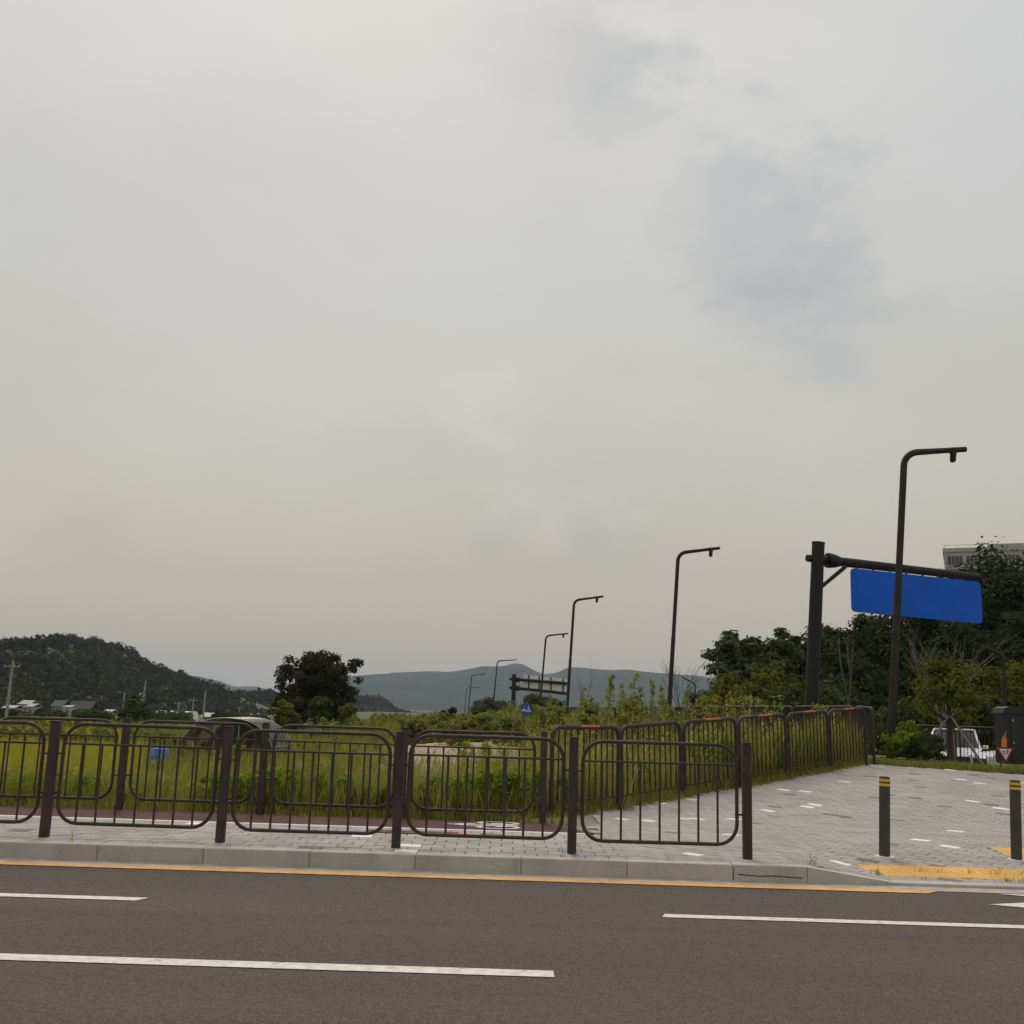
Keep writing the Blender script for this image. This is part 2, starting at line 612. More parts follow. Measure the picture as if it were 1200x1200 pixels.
# ------------------------------------------------------------------ lie of the land
KERB_Y = 10.50          # road-side face of the kerb
WALK_BACK = 13.95       # back edge of the pavement strip
CREST = [(-.2, 13.9, .10), (.55, 14.75, .10), (7.75, 23.05, .64), (8.35, 24.6, .72), (6.0, 42, .72), (3.1, 61.6, .72), (2.2, 90, .72),
         (-2.5, 137, .6), (-9, 200, .3), (-22, 320, -.5), (-60, 600, -2)]
BACK_EDGE = [(7.75, 23.05), (10.45, 22.0), (16.5, 19.3), (26, 16.0)]


def plaza_h(x, y):
    """paved ramp: kerb-high in front, rising to the back, dipping at the crossing"""
    x, y = np.asarray(x, float), np.asarray(y, float)
    z = .15 + .073 * np.maximum(0, y - 16.0)
    d = .118 * sstep(2.92, 3.75, x) * (1 - sstep(10.9, 13.2, y))
    return z - d


def crest_side(x, y):
    """signed distance to the crest line (+ = road side, - = field side) and crest height"""
    x, y = np.asarray(x, float), np.asarray(y, float)
    best = np.full(x.shape, 1e9)
    sd_ = np.zeros(x.shape)
    hh = np.zeros(x.shape)
    for (x0, y0, h0), (x1, y1, h1) in zip(CREST[:-1], CREST[1:]):
        dx, dy = x1 - x0, y1 - y0
        tt = np.clip(((x - x0) * dx + (y - y0) * dy) / (dx * dx + dy * dy), 0, 1)
        px, py = x0 + tt * dx, y0 + tt * dy
        d = np.hypot(x - px, y - py)
        s = np.sign((x - x0) * dy - (y - y0) * dx)
        m_ = d < best
        best = np.where(m_, d, best)
        sd_ = np.where(m_, d * np.where(s == 0, 1, s), sd_)
        hh = np.where(m_, h0 + tt * (h1 - h0), hh)
    return sd_, hh


def back_line_y(x):
    return np.interp(x, [p_[0] for p_ in BACK_EDGE], [p_[1] for p_ in BACK_EDGE])


def ground_h(x, y):
    x, y = np.asarray(x, float), np.asarray(y, float)
    s, h = crest_side(x, y)
    field = np.interp(y, [14.3, 17, 21, 40, 70, 150, 300, 400], [.08, -.15, -.42, -.55, -.95, -1.9, -3.7, -4.2])
    flatf = np.interp(y, [14.3, 17, 21, 300], [.08, -.15, -.42, -.5])
    kk = sstep(.06, .2, -x / np.maximum(y, 1))
    field = field * kk + flatf * (1 - kk)
    bump = .07 * np.sin(x * 1.3 + np.sin(y * .7) * 2) * np.sin(y * 1.1 + x * .4) * sstep(15, 18, y)
    left = np.maximum(field + bump, np.where(s < 0, h + (-.5 - h) * sstep(0, 6.0, -s), -9) - .02 - 5 * sstep(6, 14, -s))
    verge = np.where(s > 0, .58 + (h - .58) * (1 - sstep(1.5, 4, s)), h)
    right = verge + (-.22 - verge) * sstep(2.6, 6.0, np.minimum(s, np.where(y > back_line_y(x), (y - back_line_y(x)) * .8 + .6, 9)))
    right = right - 1.5 * sstep(200, 500, y)
    z = np.where(s > 0, right, left)
    inplaza = (s > -.02) & (y < np.where(x < 7.75, 24.5, back_line_y(x)) + .1) & (y > WALK_BACK - .2) & (y < 24.5)
    z = np.where(inplaza, plaza_h(x, y) - .16, z)
    z = np.where(y < WALK_BACK + .02, np.where(y < KERB_Y + .2, -.12, -.03), z)
    # keep the sheet below everything laid on it to the right of the plaza
    return z


def axis(parts):
    out = []
    for a, b, st in parts:
        out += list(np.arange(a, b, st))
    return np.array(sorted(set(np.round(out, 3))))


gx = axis([(-9000, -1000, 800), (-1000, -200, 100), (-200, -40, 12), (-40, -12, 2), (-12, 16, .5), (16, 60, 3), (60, 240, 20), (240, 1000, 120), (1000, 9001, 800)])
gy_ = axis([(-2000, -200, 300), (-200, -20, 30), (-20, 10, 4), (10, 13.9, .6), (13.9, 26, .4), (26, 60, 1.2), (60, 160, 5), (160, 500, 20), (500, 2000, 150), (2000, 9001, 700)])
GX, GY = np.meshgrid(gx, gy_)
GZ = ground_h(GX.ravel(), GY.ravel())
V = np.stack([GX.ravel(), GY.ravel(), GZ], 1)
nx, ny = len(gx), len(gy_)
ii = (np.arange(ny - 1)[:, None] * nx + np.arange(nx - 1)[None, :]).ravel()
F = np.stack([ii, ii + 1, ii + 1 + nx, ii + nx], 1)
np_object('ground', V, F, 'earth', kind='structure', smooth=True)

# ------------------------------------------------------------------ road and its markings
b = MB()
b.add([(-70, -30, 0), (70, -30, 0), (70, 10.285, 0), (-70, 10.285, 0)], [(0, 1, 2, 3)])
b.build('road', 'asphalt', kind='structure')
g = MB()
g.add([(-70, 10.285, .004), (70, 10.285, .004), (70, KERB_Y + .02, .012), (-70, KERB_Y + .02, .012)], [(0, 1, 2, 3)])
g.build('gutter', 'gutter_concrete', kind='structure')


def marking(name, poly, mat, z=.005):
    o = MB().add([(x, y, z) for x, y in poly], [tuple(range(len(poly)))]).build(name, mat)
    o['kind'] = 'structure'
    return o


marking('edge_line', [(-70, 10.115), (3.88, 10.130), (4.02, 10.275), (-70, 10.270)], 'road_yellow', .006)
for x0, x1 in ((-19, -11.4), (-7.6, -2.72), (1.24, 9.3), (13.3, 18.3)):
    marking('lane_line', [(x0, 8.555), (x1 - .05, 8.555), (x1, 8.69), (x0 + .04, 8.69)], 'road_white')
for x0, x1 in ((-16, -8.6), (-4.6, .33), (4.3, 12.2)):
    marking('lane_line', [(x0, 6.56), (x1, 6.56), (x1, 6.715), (x0, 6.715)], 'road_white')
car_park = MB().add([(13.4, 33, -.19), (34, 29.5, -.19), (34, 41.5, -.19), (13.0, 41.5, -.19)], [(0, 1, 2, 3)]).build('car_park', 'asphalt', kind='structure')
# straight-and-turn arrow on the near-kerb lane, only its tips in view
marking('lane_arrow', [(4.20, 9.62), (4.75, 9.40), (4.75, 9.53), (6.3, 9.53), (6.3, 9.71), (4.75, 9.71), (4.75, 9.84)], 'road_white', .006)
marking('lane_arrow', [(4.56, 10.235), (5.1, 9.99), (5.1, 10.07), (6.4, 10.07), (6.4, 10.235)], 'road_white', .0065)

# ------------------------------------------------------------------ kerb
kerb = empty('kerb')
tag(kerb, 'grey granite kerb stones laid end to end along the road', kind='structure')
stone = MB().box((0, 0, 0), (.996, .16, .34), 0, .007).mesh('kerb_stone', 'kerb_granite')
x = 2.19
xs = []
k = 0
while x > -14:
    L = 1.0
    o = share(stone, 'kerb_stone', kerb, (x - .5, KERB_Y + .08 + random.uniform(-.002, .002), -.0145 + random.uniform(-.0015, .0015)), (0, 0, random.uniform(-.0015, .0015)))
    x -= L
o = MB().box((2.545, KERB_Y + .08, -.0135), (.694, .164, .34), 0, .007).build('kerb_stone', 'kerb_granite', kerb)
cr = MB()
pts = [(2.24 + .1 * i + random.uniform(-.01, .01), KERB_Y - .0035, .075 + random.uniform(-.006, .006) - .003 * i) for i in range(7)]
for p0, p1 in zip(pts[:-1], pts[1:]):
    cr.add([p0, p1, (p1[0], p1[1], p1[2] - .012), (p0[0], p0[1], p0[2] - .010)], [(0, 1, 2, 3)])
mottled('rust', (.13, .075, .045), (.10, .06, .04), 20, .9)
cr.build('rust_streak', 'rust', o)
# sloping transition stone, then flush stones across the crossing
tb = MB()
x0, x1, y0, y1 = 2.895, 3.70, KERB_Y, KERB_Y + .16
tb.add([(x0, y0, -.19), (x1, y0, -.19), (x1, y1, -.19), (x0, y1, -.19), (x0, y0, .153), (x1, y0, .036), (x1, y1, .040), (x0, y1, .155)],
       [(3, 2, 1, 0), (4, 5, 6, 7), (0, 1, 5, 4), (1, 2, 6, 5), (2, 3, 7, 6), (3, 0, 4, 7)])
tb.build('kerb_stone', 'kerb_granite', kerb)
x = 3.71
while x < 12:
    share(stone, 'kerb_stone', kerb, (x + .5, KERB_Y + .082, -.131), (0, 0, 0))
    x += 1.0

# ------------------------------------------------------------------ pavement: slab, blocks, cycle path, tactile tiles
pav = empty('pavement')
tag(pav, 'grey block paving with scattered white and dark blocks', kind='structure')
sl = MB()
NXS = np.concatenate([np.arange(-30, -1, 1.0), np.arange(-1, 12, .5), np.arange(12, 27, 1.0)])


def top_y(x):
    if x <= .0:
        return WALK_BACK
    if x <= 7.75:
        return float(np.interp(x, [0, .55, 7.75], [WALK_BACK, 14.75, 23.05])) + .12
    return float(back_line_y(x)) + .05


rows = 30
vs, fs = [], []
for xx in NXS:
    ty = top_y(xx)
    for j in range(rows + 1):
        yy = KERB_Y + .14 + (ty - KERB_Y - .14) * j / rows
        vs.append((xx, yy, float(plaza_h(xx, yy)) - .022))
for i in range(len(NXS) - 1):
    for j in range(rows):
        a = i * (rows + 1) + j
        fs.append((a, a + rows + 1, a + rows + 2, a + 1))
sl.add(vs, fs)
sl.build('bedding', 'joint_sand', pav)

BIKE_Y0 = 12.78
BIKE_X1 = 1.02


def inside_plaza(x, y):
    if y > top_y(x) - .06 or y < KERB_Y + .13:
        return False
    return True


TACT = []                                   # tactile tiles: (centre x, y)
for r_ in range(2):
    for c_ in range(12):
        TACT.append((3.86 + .302 * c_ + (.0 if r_ else .10), 10.98 + .302 * r_ + .15))
TACT = [(x_ - .0, y_) for x_, y_ in TACT]
for r_ in range(2):
    for c_ in range(9):
        TACT.append((5.78 + .302 * c_, 12.35 + .302 * r_))


def in_tact(x, y):
    return (3.78 < x < 7.25 and 11.04 < y < 11.54) or (5.68 < x < 8.2 and 12.26 < y < 12.74)


blocks = []                                # (x, y, rotation, length, width)
# strip along the kerb: square-laid blocks
for j in range(40):
    for i in range(-70, 60):
        bw, bd = .232, .232
        yy = KERB_Y + .16 + .006 + bd * (j + .5)
        xx = i * bw + (.5 * bw if j % 2 else 0)
        if xx > 1.37 or yy + bd / 2 > WALK_BACK + .01:
            continue
        if yy > BIKE_Y0 - .10 and xx < BIKE_X1 + .1 and yy - bd / 2 < BIKE_Y0 - .01 + 2:
            if yy + bd / 2 > BIKE_Y0:
                continue
        blocks.append((xx, yy, 0.0, bw - .007, bd - .007))
# plaza: blocks laid across the slope, turned with the railing
A = math.atan2(23.05 - 14.75, 7.75 - .55)
ca, sa = math.cos(A - math.pi / 2), math.sin(A - math.pi / 2)
for j in range(-70, 190):
    for i in range(-110, 140):
        bl, bw = .222, .142
        lu = i * bl + (.5 * bl if j % 2 else 0)
        lv = j * bw
        xx = 1.0 + lu * ca - lv * sa
        yy = 10.0 + lu * sa + lv * ca
        if xx <= 1.30 or xx > 19 or not inside_plaza(xx, yy):
            continue
        if xx > .52 * yy + 6 or in_tact(xx, yy):
            continue
        blocks.append((xx, yy, A - math.pi / 2, bl - .005, bw - .005))


def block_shape(L, W):
    h, c_ = .05, .006
    hx, hy = L / 2, W / 2
    vs = [(-hx, -hy, -h), (hx, -hy, -h), (hx, hy, -h), (-hx, hy, -h), (-hx, -hy, -c_), (hx, -hy, -c_), (hx, hy, -c_), (-hx, hy, -c_),
          (-hx + c_, -hy + c_, 0), (hx - c_, -hy + c_, 0), (hx - c_, hy - c_, 0), (-hx + c_, hy - c_, 0)]
    fs = [(8, 9, 10, 11)] + [(4 + i, 4 + (i + 1) % 4, 8 + (i + 1) % 4, 8 + i) for i in range(4)] + [(i, (i + 1) % 4, 4 + (i + 1) % 4, 4 + i) for i in range(4)]
    return vs, fs


def shows(bk):
    x_, y_, r_, L, W = bk
    if abs(x_) > .47 * y_ + .1:
        return 0
    dip = 1.0 / (y_ * y_)
    slope_bonus = 1 + (1.4 if y_ > 16 else 0)
    return L * W * dip * slope_bonus / y_


rb = random.Random(5)
tone = []
for bk in blocks:
    q = rb.random()
    lim = .016 if bk[2] else .012
    tone.append('paver_white' if q < lim else ('paver_dark' if q < lim * 1.9 else 'paver_grey'))
order = sorted(range(len(blocks)), key=lambda i: -shows(blocks[i]))
single = set(order[:270])
# keep every contrasting block that shows as its own piece as well
extra = [i for i in order[270:1700] if tone[i] != 'paver_grey'][:30]
single |= set(extra)
shape_cache = {}
rest = {}
for i, (x_, y_, r_, L, W) in enumerate(blocks):
    z_ = float(plaza_h(x_, y_)) + rb.uniform(-.0025, .0025)
    e = .05
    sxx = float(plaza_h(x_ + e, y_) - plaza_h(x_ - e, y_)) / (2 * e)
    syy = float(plaza_h(x_, y_ + e) - plaza_h(x_, y_ - e)) / (2 * e)
    nrm = Vector((-sxx, -syy, 1)).normalized()
    rot = Vector((0, 0, 1)).rotation_difference(nrm).to_matrix() @ Matrix.Rotation(r_ + rb.uniform(-.006, .006), 3, 'Z')
    vs, fs = block_shape(L, W)
    if i in single:
        key = (round(L, 3), round(W, 3), tone[i])
        if key not in shape_cache:
            shape_cache[key] = MB().add(vs, fs).mesh('paving_block', tone[i])
        share(shape_cache[key], 'paving_block', pav, (x_, y_, z_), rot.to_euler())
    else:
        rest.setdefault(tone[i], MB()).add([rot @ Vector(v_) + Vector((x_, y_, z_)) for v_ in vs], fs)
for tn, mb in rest.items():
    mb.build({'paver_grey': 'grey_blocks', 'paver_white': 'white_blocks', 'paver_dark': 'dark_blocks'}[tn], tn, pav, kind='stuff')

bk_ = MB().add([(-30, BIKE_Y0, .153), (BIKE_X1 - .08, BIKE_Y0, .153), (BIKE_X1 + .05, BIKE_Y0 + .10, .153), (BIKE_X1 - .45, WALK_BACK - .06, .153), (-30, WALK_BACK - .06, .153),
               (-30, BIKE_Y0, .10), (BIKE_X1 - .08, BIKE_Y0, .10), (BIKE_X1 + .05, BIKE_Y0 + .10, .10), (BIKE_X1 - .45, WALK_BACK - .06, .10), (-30, WALK_BACK - .06, .10)],
              [(0, 1, 2, 3, 4), (0, 5, 6, 1), (1, 6, 7, 2), (2, 7, 8, 3)])
bike_path = bk_.build('cycle_path', 'bike_red')
tag(bike_path, 'dull red cycle path strip behind the kerbside railing', kind='structure')
edge = MB()
x = -14.0
while x < BIKE_X1 - .2:
    edge.box((x + .5, BIKE_Y0 - .045, .125), (.99, .07, .07), 0, .006)
    x += 1.0
edge.build('edging', 'paver_white', pav, kind='stuff')

div = MB()
yy = KERB_Y + .17
while yy < 14.9:
    div.box((1.31 + (0 if yy < 13.9 else 0), yy + .15, .13), (.15, .296, .05), 0, .005)
    yy += .30
div.build('divider_stones', 'paver_grey', pav, kind='stuff')

# bicycle symbol painted on the cycle path
sym = MB()


def flat_ring(mb, cx, cy, rx, ry, wd, z, n=20):
    vs, fs = [], []
    for i in range(n):
        an = 2 * math.pi * i / n
        vs += [(cx + rx * math.cos(an), cy + ry * math.sin(an), z), (cx + (rx - wd) * math.cos(an), cy + (ry - wd) * math.sin(an), z)]
    for i in range(n):
        j = (i + 1) % n
        fs.append((2 * i, 2 * j, 2 * j + 1, 2 * i + 1))
    mb.add(vs, fs)


def flat_bar(mb, p0, p1, wd, z):
    d = Vector((p1[0] - p0[0], p1[1] - p0[1]))
    nn_ = Vector((-d.y, d.x)).normalized() * wd / 2
    mb.add([(p0[0] - nn_.x, p0[1] - nn_.y, z), (p1[0] - nn_.x, p1[1] - nn_.y, z), (p1[0] + nn_.x, p1[1] + nn_.y, z), (p0[0] + nn_.x, p0[1] + nn_.y, z)], [(0, 1, 2, 3)])


# lies with its wheels along the path: wheel near the left, frame to the right
ZS = .158
flat_ring(sym, -.05, 13.16, .27, .20, .07, ZS)
flat_ring(sym, -.05, 13.62, .27, .18, .07, ZS + .0005)
for p0, p1 in (((-.05, 13.16), (.18, 13.36)), ((.18, 13.36), (-.05, 13.62)), ((-.05, 13.2), (-.10, 13.58)), ((-.68, 13.36), (-.30, 13.22)), ((-.70, 13.36), (-.32, 13.5)), ((-.62, 13.36), (.15, 13.38))):
    flat_bar(sym, p0, p1, .07, ZS + .001)
sy = sym.build('cycle_symbol', 'road_white')
tag(sy, 'white bicycle symbol painted on the red cycle path', kind='structure')

# red channel cover in the pavement with its orange end
ch = empty('channel_cover', (-.98, 12.36, .15))
tag(ch, 'red brown channel cover strip with orange end set in the pavement', 'drain cover')
MB().box((-.02, 0, .0035), (1.02, .26, .012), 0, .003).build('cover', 'red_grating', ch)
MB().box((.545, 0, .0035), (.105, .255, .012), 0, .003).build('end_piece', 'reflect_orange', ch)
for i in range(6):
    MB().box((-.42 + i * .16, 0, .011), (.10, .03, .004)).build('slot', 'sign_black', ch)

# tactile tiles
tact = empty('tactile_paving')
tag(tact, 'yellow tactile tiles at the dropped kerb and beside the right bollard', kind='structure')
tm = MB().box((0, 0, -.02), (.296, .296, .04), 0, .004)
for i in range(5):
    for j in range(5):
        cx_, cy_ = -.108 + .054 * i, -.108 + .054 * j
        s_ = .016
        tm.add([(cx_ - s_, cy_ - s_, 0), (cx_ + s_, cy_ - s_, 0), (cx_ + s_, cy_ + s_, 0), (cx_ - s_, cy_ + s_, 0), (cx_, cy_, .008)], [(0, 1, 4), (1, 2, 4), (2, 3, 4), (3, 0, 4)])
tile_me = tm.mesh('tactile_tile', 'tactile_yellow')
for (x_, y_) in TACT:
    e = .1
    syy = float(plaza_h(x_, y_ + e) - plaza_h(x_, y_ - e)) / (2 * e)
    sxx = float(plaza_h(x_ + e, y_) - plaza_h(x_ - e, y_)) / (2 * e)
    share(tile_me, 'tactile_tile', tact, (x_, y_, float(plaza_h(x_, y_)) + .004 + random.uniform(-.002, .002)), (math.atan(syy), -math.atan(sxx), random.uniform(-.008, .008)))


# ------------------------------------------------------------------ railings
def rounded(w_, z0, z1, rad, n=5):
    """closed rounded rectangle in the local x-z plane"""
    pts = []
    for cx_, cz_, a0 in ((w_ / 2 - rad, z1 - rad, 0), (-w_ / 2 + rad, z1 - rad, 90), (-w_ / 2 + rad, z0 + rad, 180), (w_ / 2 - rad, z0 + rad, 270)):
        for i in range(n + 1):
            an = R(a0 + 90 * i / n)
            pts.append((cx_ + rad * math.cos(an), 0, cz_ + rad * math.sin(an)))
    return pts


PITCH_X = 1.742
PW = PITCH_X - .20
frame_me = MB().tube(rounded(PW, .13, 1.095, .20, 6), .0185, 8, True).mesh('panel_frame', 'fence_paint', True)
rail_me = MB().tube([(-PW / 2 + .015, 0, .90), (PW / 2 - .015, 0, .90)], .012, 6).mesh('upper_rail', 'fence_paint', True)
bar_me = MB().tube([(0, 0, .135), (0, 0, .895)], .0115, 6).mesh('bar', 'fence_paint', True)
post_mb = MB().box((0, 0, .55), (.086, .086, 1.13), 0, .010)
post_me = post_mb.mesh('post', 'fence_paint')
cap_me = MB().box((0, 0, 1.121), (.090, .090, .014), 0, .004).mesh('cap', 'fence_paint')
pin_me = MB().tube([(-.055, 0, 0), (.055, 0, 0)], .010, 6).mesh('bracket', 'bolt_steel')
pin_me.materials.clear()
pin_me.materials.append(MATS['fence_paint'])
foot_me = MB().box((0, 0, .006), (.15, .15, .012), 0, .003).mesh('base_plate', 'fence_paint')


def kerb_railing(name, label, xs_, y, z, group):
    root = empty(name, (xs_[0], y, z))
    tag(root, label, 'railing', group)
    for i, xp in enumerate(xs_):
        po = share(post_me, 'post', root, (xp - xs_[0], 0, 0), (0, 0, random.uniform(-.03, .03)))
        share(cap_me, 'cap', po)
        if i == len(xs_) - 1:
            break
        cx_ = (xp + xs_[i + 1]) / 2 - xs_[0]
        pf = share(frame_me, 'panel_frame', root, (cx_, 0, random.uniform(-.006, .006)), (0, random.uniform(-.004, .004), 0))
        share(rail_me, 'upper_rail', pf)
        for k in range(7):
            share(bar_me, 'bar', pf, (-PW / 2 + PW * (k + 1) / 8, 0, 0))
        for sx_ in (-1, 1):
            for hz in (.42, .80):
                share(pin_me, 'bracket', pf, (sx_ * (PW / 2 + .035), 0, hz))
    return root


kerb_railing('pedestrian_railing', 'dark brown railing nearest the road, standing just behind the granite kerb', [-4.53 + PITCH_X * i for i in range(-3, 5)], 11.0, .15, 'low railings beside the pavement')
kerb_railing('pedestrian_railing', 'dark brown railing behind the red cycle path, seen through the kerbside railing', [.50 - 1.772 * i for i in range(7, -1, -1)], 13.87, .15, 'low railings beside the pavement')
# (the panels of the second one share the first one's width; the posts stand a hand wider)

# brown rounded panels up the ramp
GW = 1.62


def panel_path(w_, h_, rad=.16, n=5):
    pts = [(-w_ / 2, 0, -.03)]
    for cx_, a0 in ((-w_ / 2 + rad, 180), (w_ / 2 - rad, 90)):
        for i in range(n + 1):
            an = R(a0 - 90 * i / n)
            pts.append((cx_ + rad * math.cos(an), 0, h_ - rad + rad * math.sin(an)))
    pts.append((w_ / 2, 0, -.03))
    return pts


leg_r = .031
g_frame = MB().tube(panel_path(GW, 1.19), leg_r, 8).mesh('panel_frame', 'rail_paint', True)
g_low = MB().tube([(-GW / 2, 0, .19), (GW / 2, 0, .19)], .013, 6).mesh('lower_rail', 'rail_paint', True)
g_bar = MB().tube([(0, 0, .19), (0, 0, 1.17)], .0125, 6).mesh('bar', 'rail_paint', True)
g_refl = MB().box((.05, -.026, 1.206), (.46, .014, .026), 0, .003).mesh('reflector', 'reflect_orange')
g_bars = MB()
for k in range(10):
    xk = -GW / 2 + GW * (k + 1) / 11
    g_bars.tube([(xk, 0, .19), (xk, 0, 1.17)], .0125, 4)
g_bars_me = g_bars.mesh('bars', 'rail_paint', True)


def panel_run(label, pts3, detailed=True, refl=True, group='rounded brown panel railings'):
    """pts3: one panel between each two successive points (x, y, z)"""
    root = empty('panel_railing', pts3[0])
    tag(root, label, 'railing', group)
    o0 = Vector(pts3[0])
    for i, (a_, b_) in enumerate(zip(pts3[:-1], pts3[1:])):
        a_, b_ = Vector(a_), Vector(b_)
        d = b_ - a_
        mid = (a_ + b_) / 2 - o0
        ang = math.atan2(d.y, d.x)
        L = math.hypot(d.x, d.y)
        sc_ = (L - .11) / GW
        tilt = -math.atan2(d.z, L)
        pf = share(g_frame, 'panel_frame', root, mid, (0, tilt, ang))
        pf.scale = (sc_, 1, 1)
        share(g_low, 'lower_rail', pf)
        if detailed:
            for k in range(10):
                share(g_bar, 'bar', pf, (-GW / 2 + GW * (k + 1) / 11, 0, 0))
        else:
            q = share(g_bars_me, 'bars', pf)
            q['kind'] = 'stuff'
        if refl and i not in (1,):
            share(g_refl, 'reflector', pf)
    return root


ramp_pts = [(.62, 14.85), (1.73, 16.25), (2.89, 17.6), (4.05, 18.85), (5.28, 20.3), (6.46, 21.65), (7.60, 22.85)]
panel_run('brown railing of rounded panels climbing the ramp beside the paved plaza', [(x_, y_, float(plaza_h(x_, y_)) - .02) for x_, y_ in ramp_pts])
run = [(7.95, 23.2)]
cl = [(8.05, 24.6), (5.6, 42), (2.7, 61.6), (1.8, 90)]


def along(poly, step, total):
    out = [Vector((*poly[0], 0))]
    pts = [Vector((*q_, 0)) for q_ in poly]
    acc, seg = 0.0, 0
    cur = pts[0].copy()
    while len(out) < total and seg < len(pts) - 1:
        need = step
        while seg < len(pts) - 1 and (pts[seg + 1] - cur).length < need:
            need -= (pts[seg + 1] - cur).length
            cur = pts[seg + 1].copy()
            seg += 1
        if seg >= len(pts) - 1:
            break
        cur = cur + (pts[seg + 1] - cur).normalized() * need
        out.append(cur.copy())
    return out


fp = along([(7.85, 23.15)] + cl, 1.75, 36)
panel_run('long brown panel railing running away along the upper road towards the far lamps', [(q_.x, q_.y, float(ground_h(q_.x - .05, q_.y)) + .0) for q_ in fp], detailed=False, refl=False)
bf = [at(1062, 900, 29.0), at(1124, 902, 28.2), at(1177, 905, 27.4), at(1236, 908, 26.8)]
panel_run('dark rounded panel railing in front of the parked white cars', [(q_.x, q_.y, .30) for q_ in bf], detailed=True, refl=False)


# ------------------------------------------------------------------ bollards
def bollard(x_, y_, label):
    z_ = float(plaza_h(x_, y_))
    root = empty('bollard', (x_, y_, z_))
    root.rotation_euler = (0, R(2.0), 0)
    tag(root, label, 'bollard', 'bollards at the crossing')
    prof = [(0, .052, 0), (0, .052, .815), (0, .050, .84), (0, .040, .851)]
    MB().tube([(0, 0, q_[2]) for q_ in prof], [q_[1] + .006 for q_ in prof], 20).build('shaft', 'bollard_paint', root, True)
    for zc in (.762, .810):
        MB().tube([(0, 0, zc - .014), (0, 0, zc + .014)], .0605, 20).build('reflective_band', 'reflect_yellow', root, True)
    MB().tube([(0, 0, -.01), (0, 0, .010)], .10, 16).build('base_ring', 'paver_white', root)
    return root


bollard(4.15, 12.02, 'dark grey bollard with two yellow bands at the left end of the tactile strip')
bollard(5.60, 12.06, 'dark grey bollard with two yellow bands near the right edge of the picture')

# ------------------------------------------------------------------ street lamps


def street_lamp(label, u, vt, y, x_arm_px, rise=12, lean=3.0, z0=.70, pr=.088, head=True, side=1, group='brown lamps along the upper road', mat='lamp_paint'):
    """u, vt: measured corner of the lamp (top of its upright)"""
    top = at(u, vt, y)
    Hh = (top.z - z0) / math.cos(R(lean))
    Lx = top.x - math.tan(R(lean)) * (top.z - z0)
    root = empty('street_lamp', (Lx, y, z0))
    root.rotation_euler = (0, R(lean), 0)
    tag(root, label, 'street lamp', group)
    L = x_arm_px / FPX * y
    rad = min(.38, .2 * L + .1)
    MB().box((0, 0, .015), (.34, .34, .03), 0, .004).build('base_plate', mat, root)
    MB().tube([(0, 0, 0), (0, 0, Hh * .52)], [pr, pr * .94], 12).build('lower_pole', mat, root, True)
    rs = R(rise)
    pts = [(0, 0, Hh * .52), (0, 0, Hh * .8), (0, 0, Hh - rad)]
    for i in range(1, 7):
        an = (math.pi / 2 - rs) * i / 6
        pts.append((side * rad * (1 - math.cos(an)), 0, Hh - rad + rad * math.sin(an)))
    e_ = Vector(pts[-1])
    dv = Vector((side * math.cos(rs), 0, math.sin(rs)))
    pts.append(tuple(e_ + dv * max(.2, L - rad) * .5))
    tip = e_ + dv * max(.2, L - rad)
    pts.append(tuple(tip))
    rr = [pr * .86] * 3 + [pr * .84] * 6 + [pr * .72, pr * .70]
    MB().tube([(0, 0, Hh * .515), (0, 0, Hh * .535)], [pr * 1.02, pr * .9], 12).build('collar', mat, root, True)
    MB().tube(pts, rr, 10).build('arm', mat, root, True)
    if head:
        hp = e_ + dv * max(.2, L - rad) * .74
        hd = empty('lamp_head', hp)
        hd.parent = root
        MB().tube([(0, 0, .05), (0, 0, -.10)], .085, 10).build('clamp', mat, hd, True)
        MB().tube([(0, 0, -.08), (0, 0, -.27), (.02 * side, 0, -.31)], [.075, .075, .05], 12).build('housing', 'pole_dark', hd, True)
    hb = MB().box((pr * .9, -.01, 1.05), (.012, .10, .30), 0, .003)
    hb.build('access_door', mat, root)
    return root


street_lamp('tallest and nearest brown street lamp, in front of the blank blue sign', 1060, 528, 25.7, 78, 10, 4.7, .70, .098)
street_lamp('brown street lamp standing alone left of the blue sign, second nearest', 795, 646, 42, 52, 12, 3.2, .70)
street_lamp('brown street lamp rising beside the far white sign panels, third nearest', 673, 702, 61.6, 36, 12, 2.6, .70)
street_lamp('brown street lamp whose pole crosses the middle of the far white sign panels', 640, 744, 88, 27, 11, 3.6, .68)
street_lamp('thin street lamp left of the far sign gantry pole, without a hanging head', 583, 774, 130, 23, 9, 3.6, .5, head=False)
street_lamp('small far street lamp with a hanging head, taller of the leftmost pair', 553, 791, 190, 17, 12, 3.6, .3)
street_lamp('small far street lamp, shorter and leftmost of all the lamps', 547, 806, 270, 15, 8, 3.6, 0, head=False)
street_lamp('tiny far street lamp half hidden in the weeds left of the gantry', 562, 819, 330, 13, 8, 3.6, -.4, head=False)
for lab, u, v, y, dx in (('rust brown lamp with arm to the left, above the black cabinet', 1176, 766, 28.6, 26),
                         ('thin brown lamp with arm to the left, behind the blue sign pole', 981, 789, 72, 17),
                         ('thin lamp with arm to the left, against the trees beside the bare sapling', 815, 800, 100, 20),
                         ('tiny far lamp with arm to the left, right of the far sign gantry', 694, 823, 190, 15)):
    street_lamp(lab, u, v, y, dx, 24, 2.2, .15 if y > 30 else .35, .085 if y > 30 else .058, False, -1, 'lamps on the far side of the upper road', 'lamp_paint')

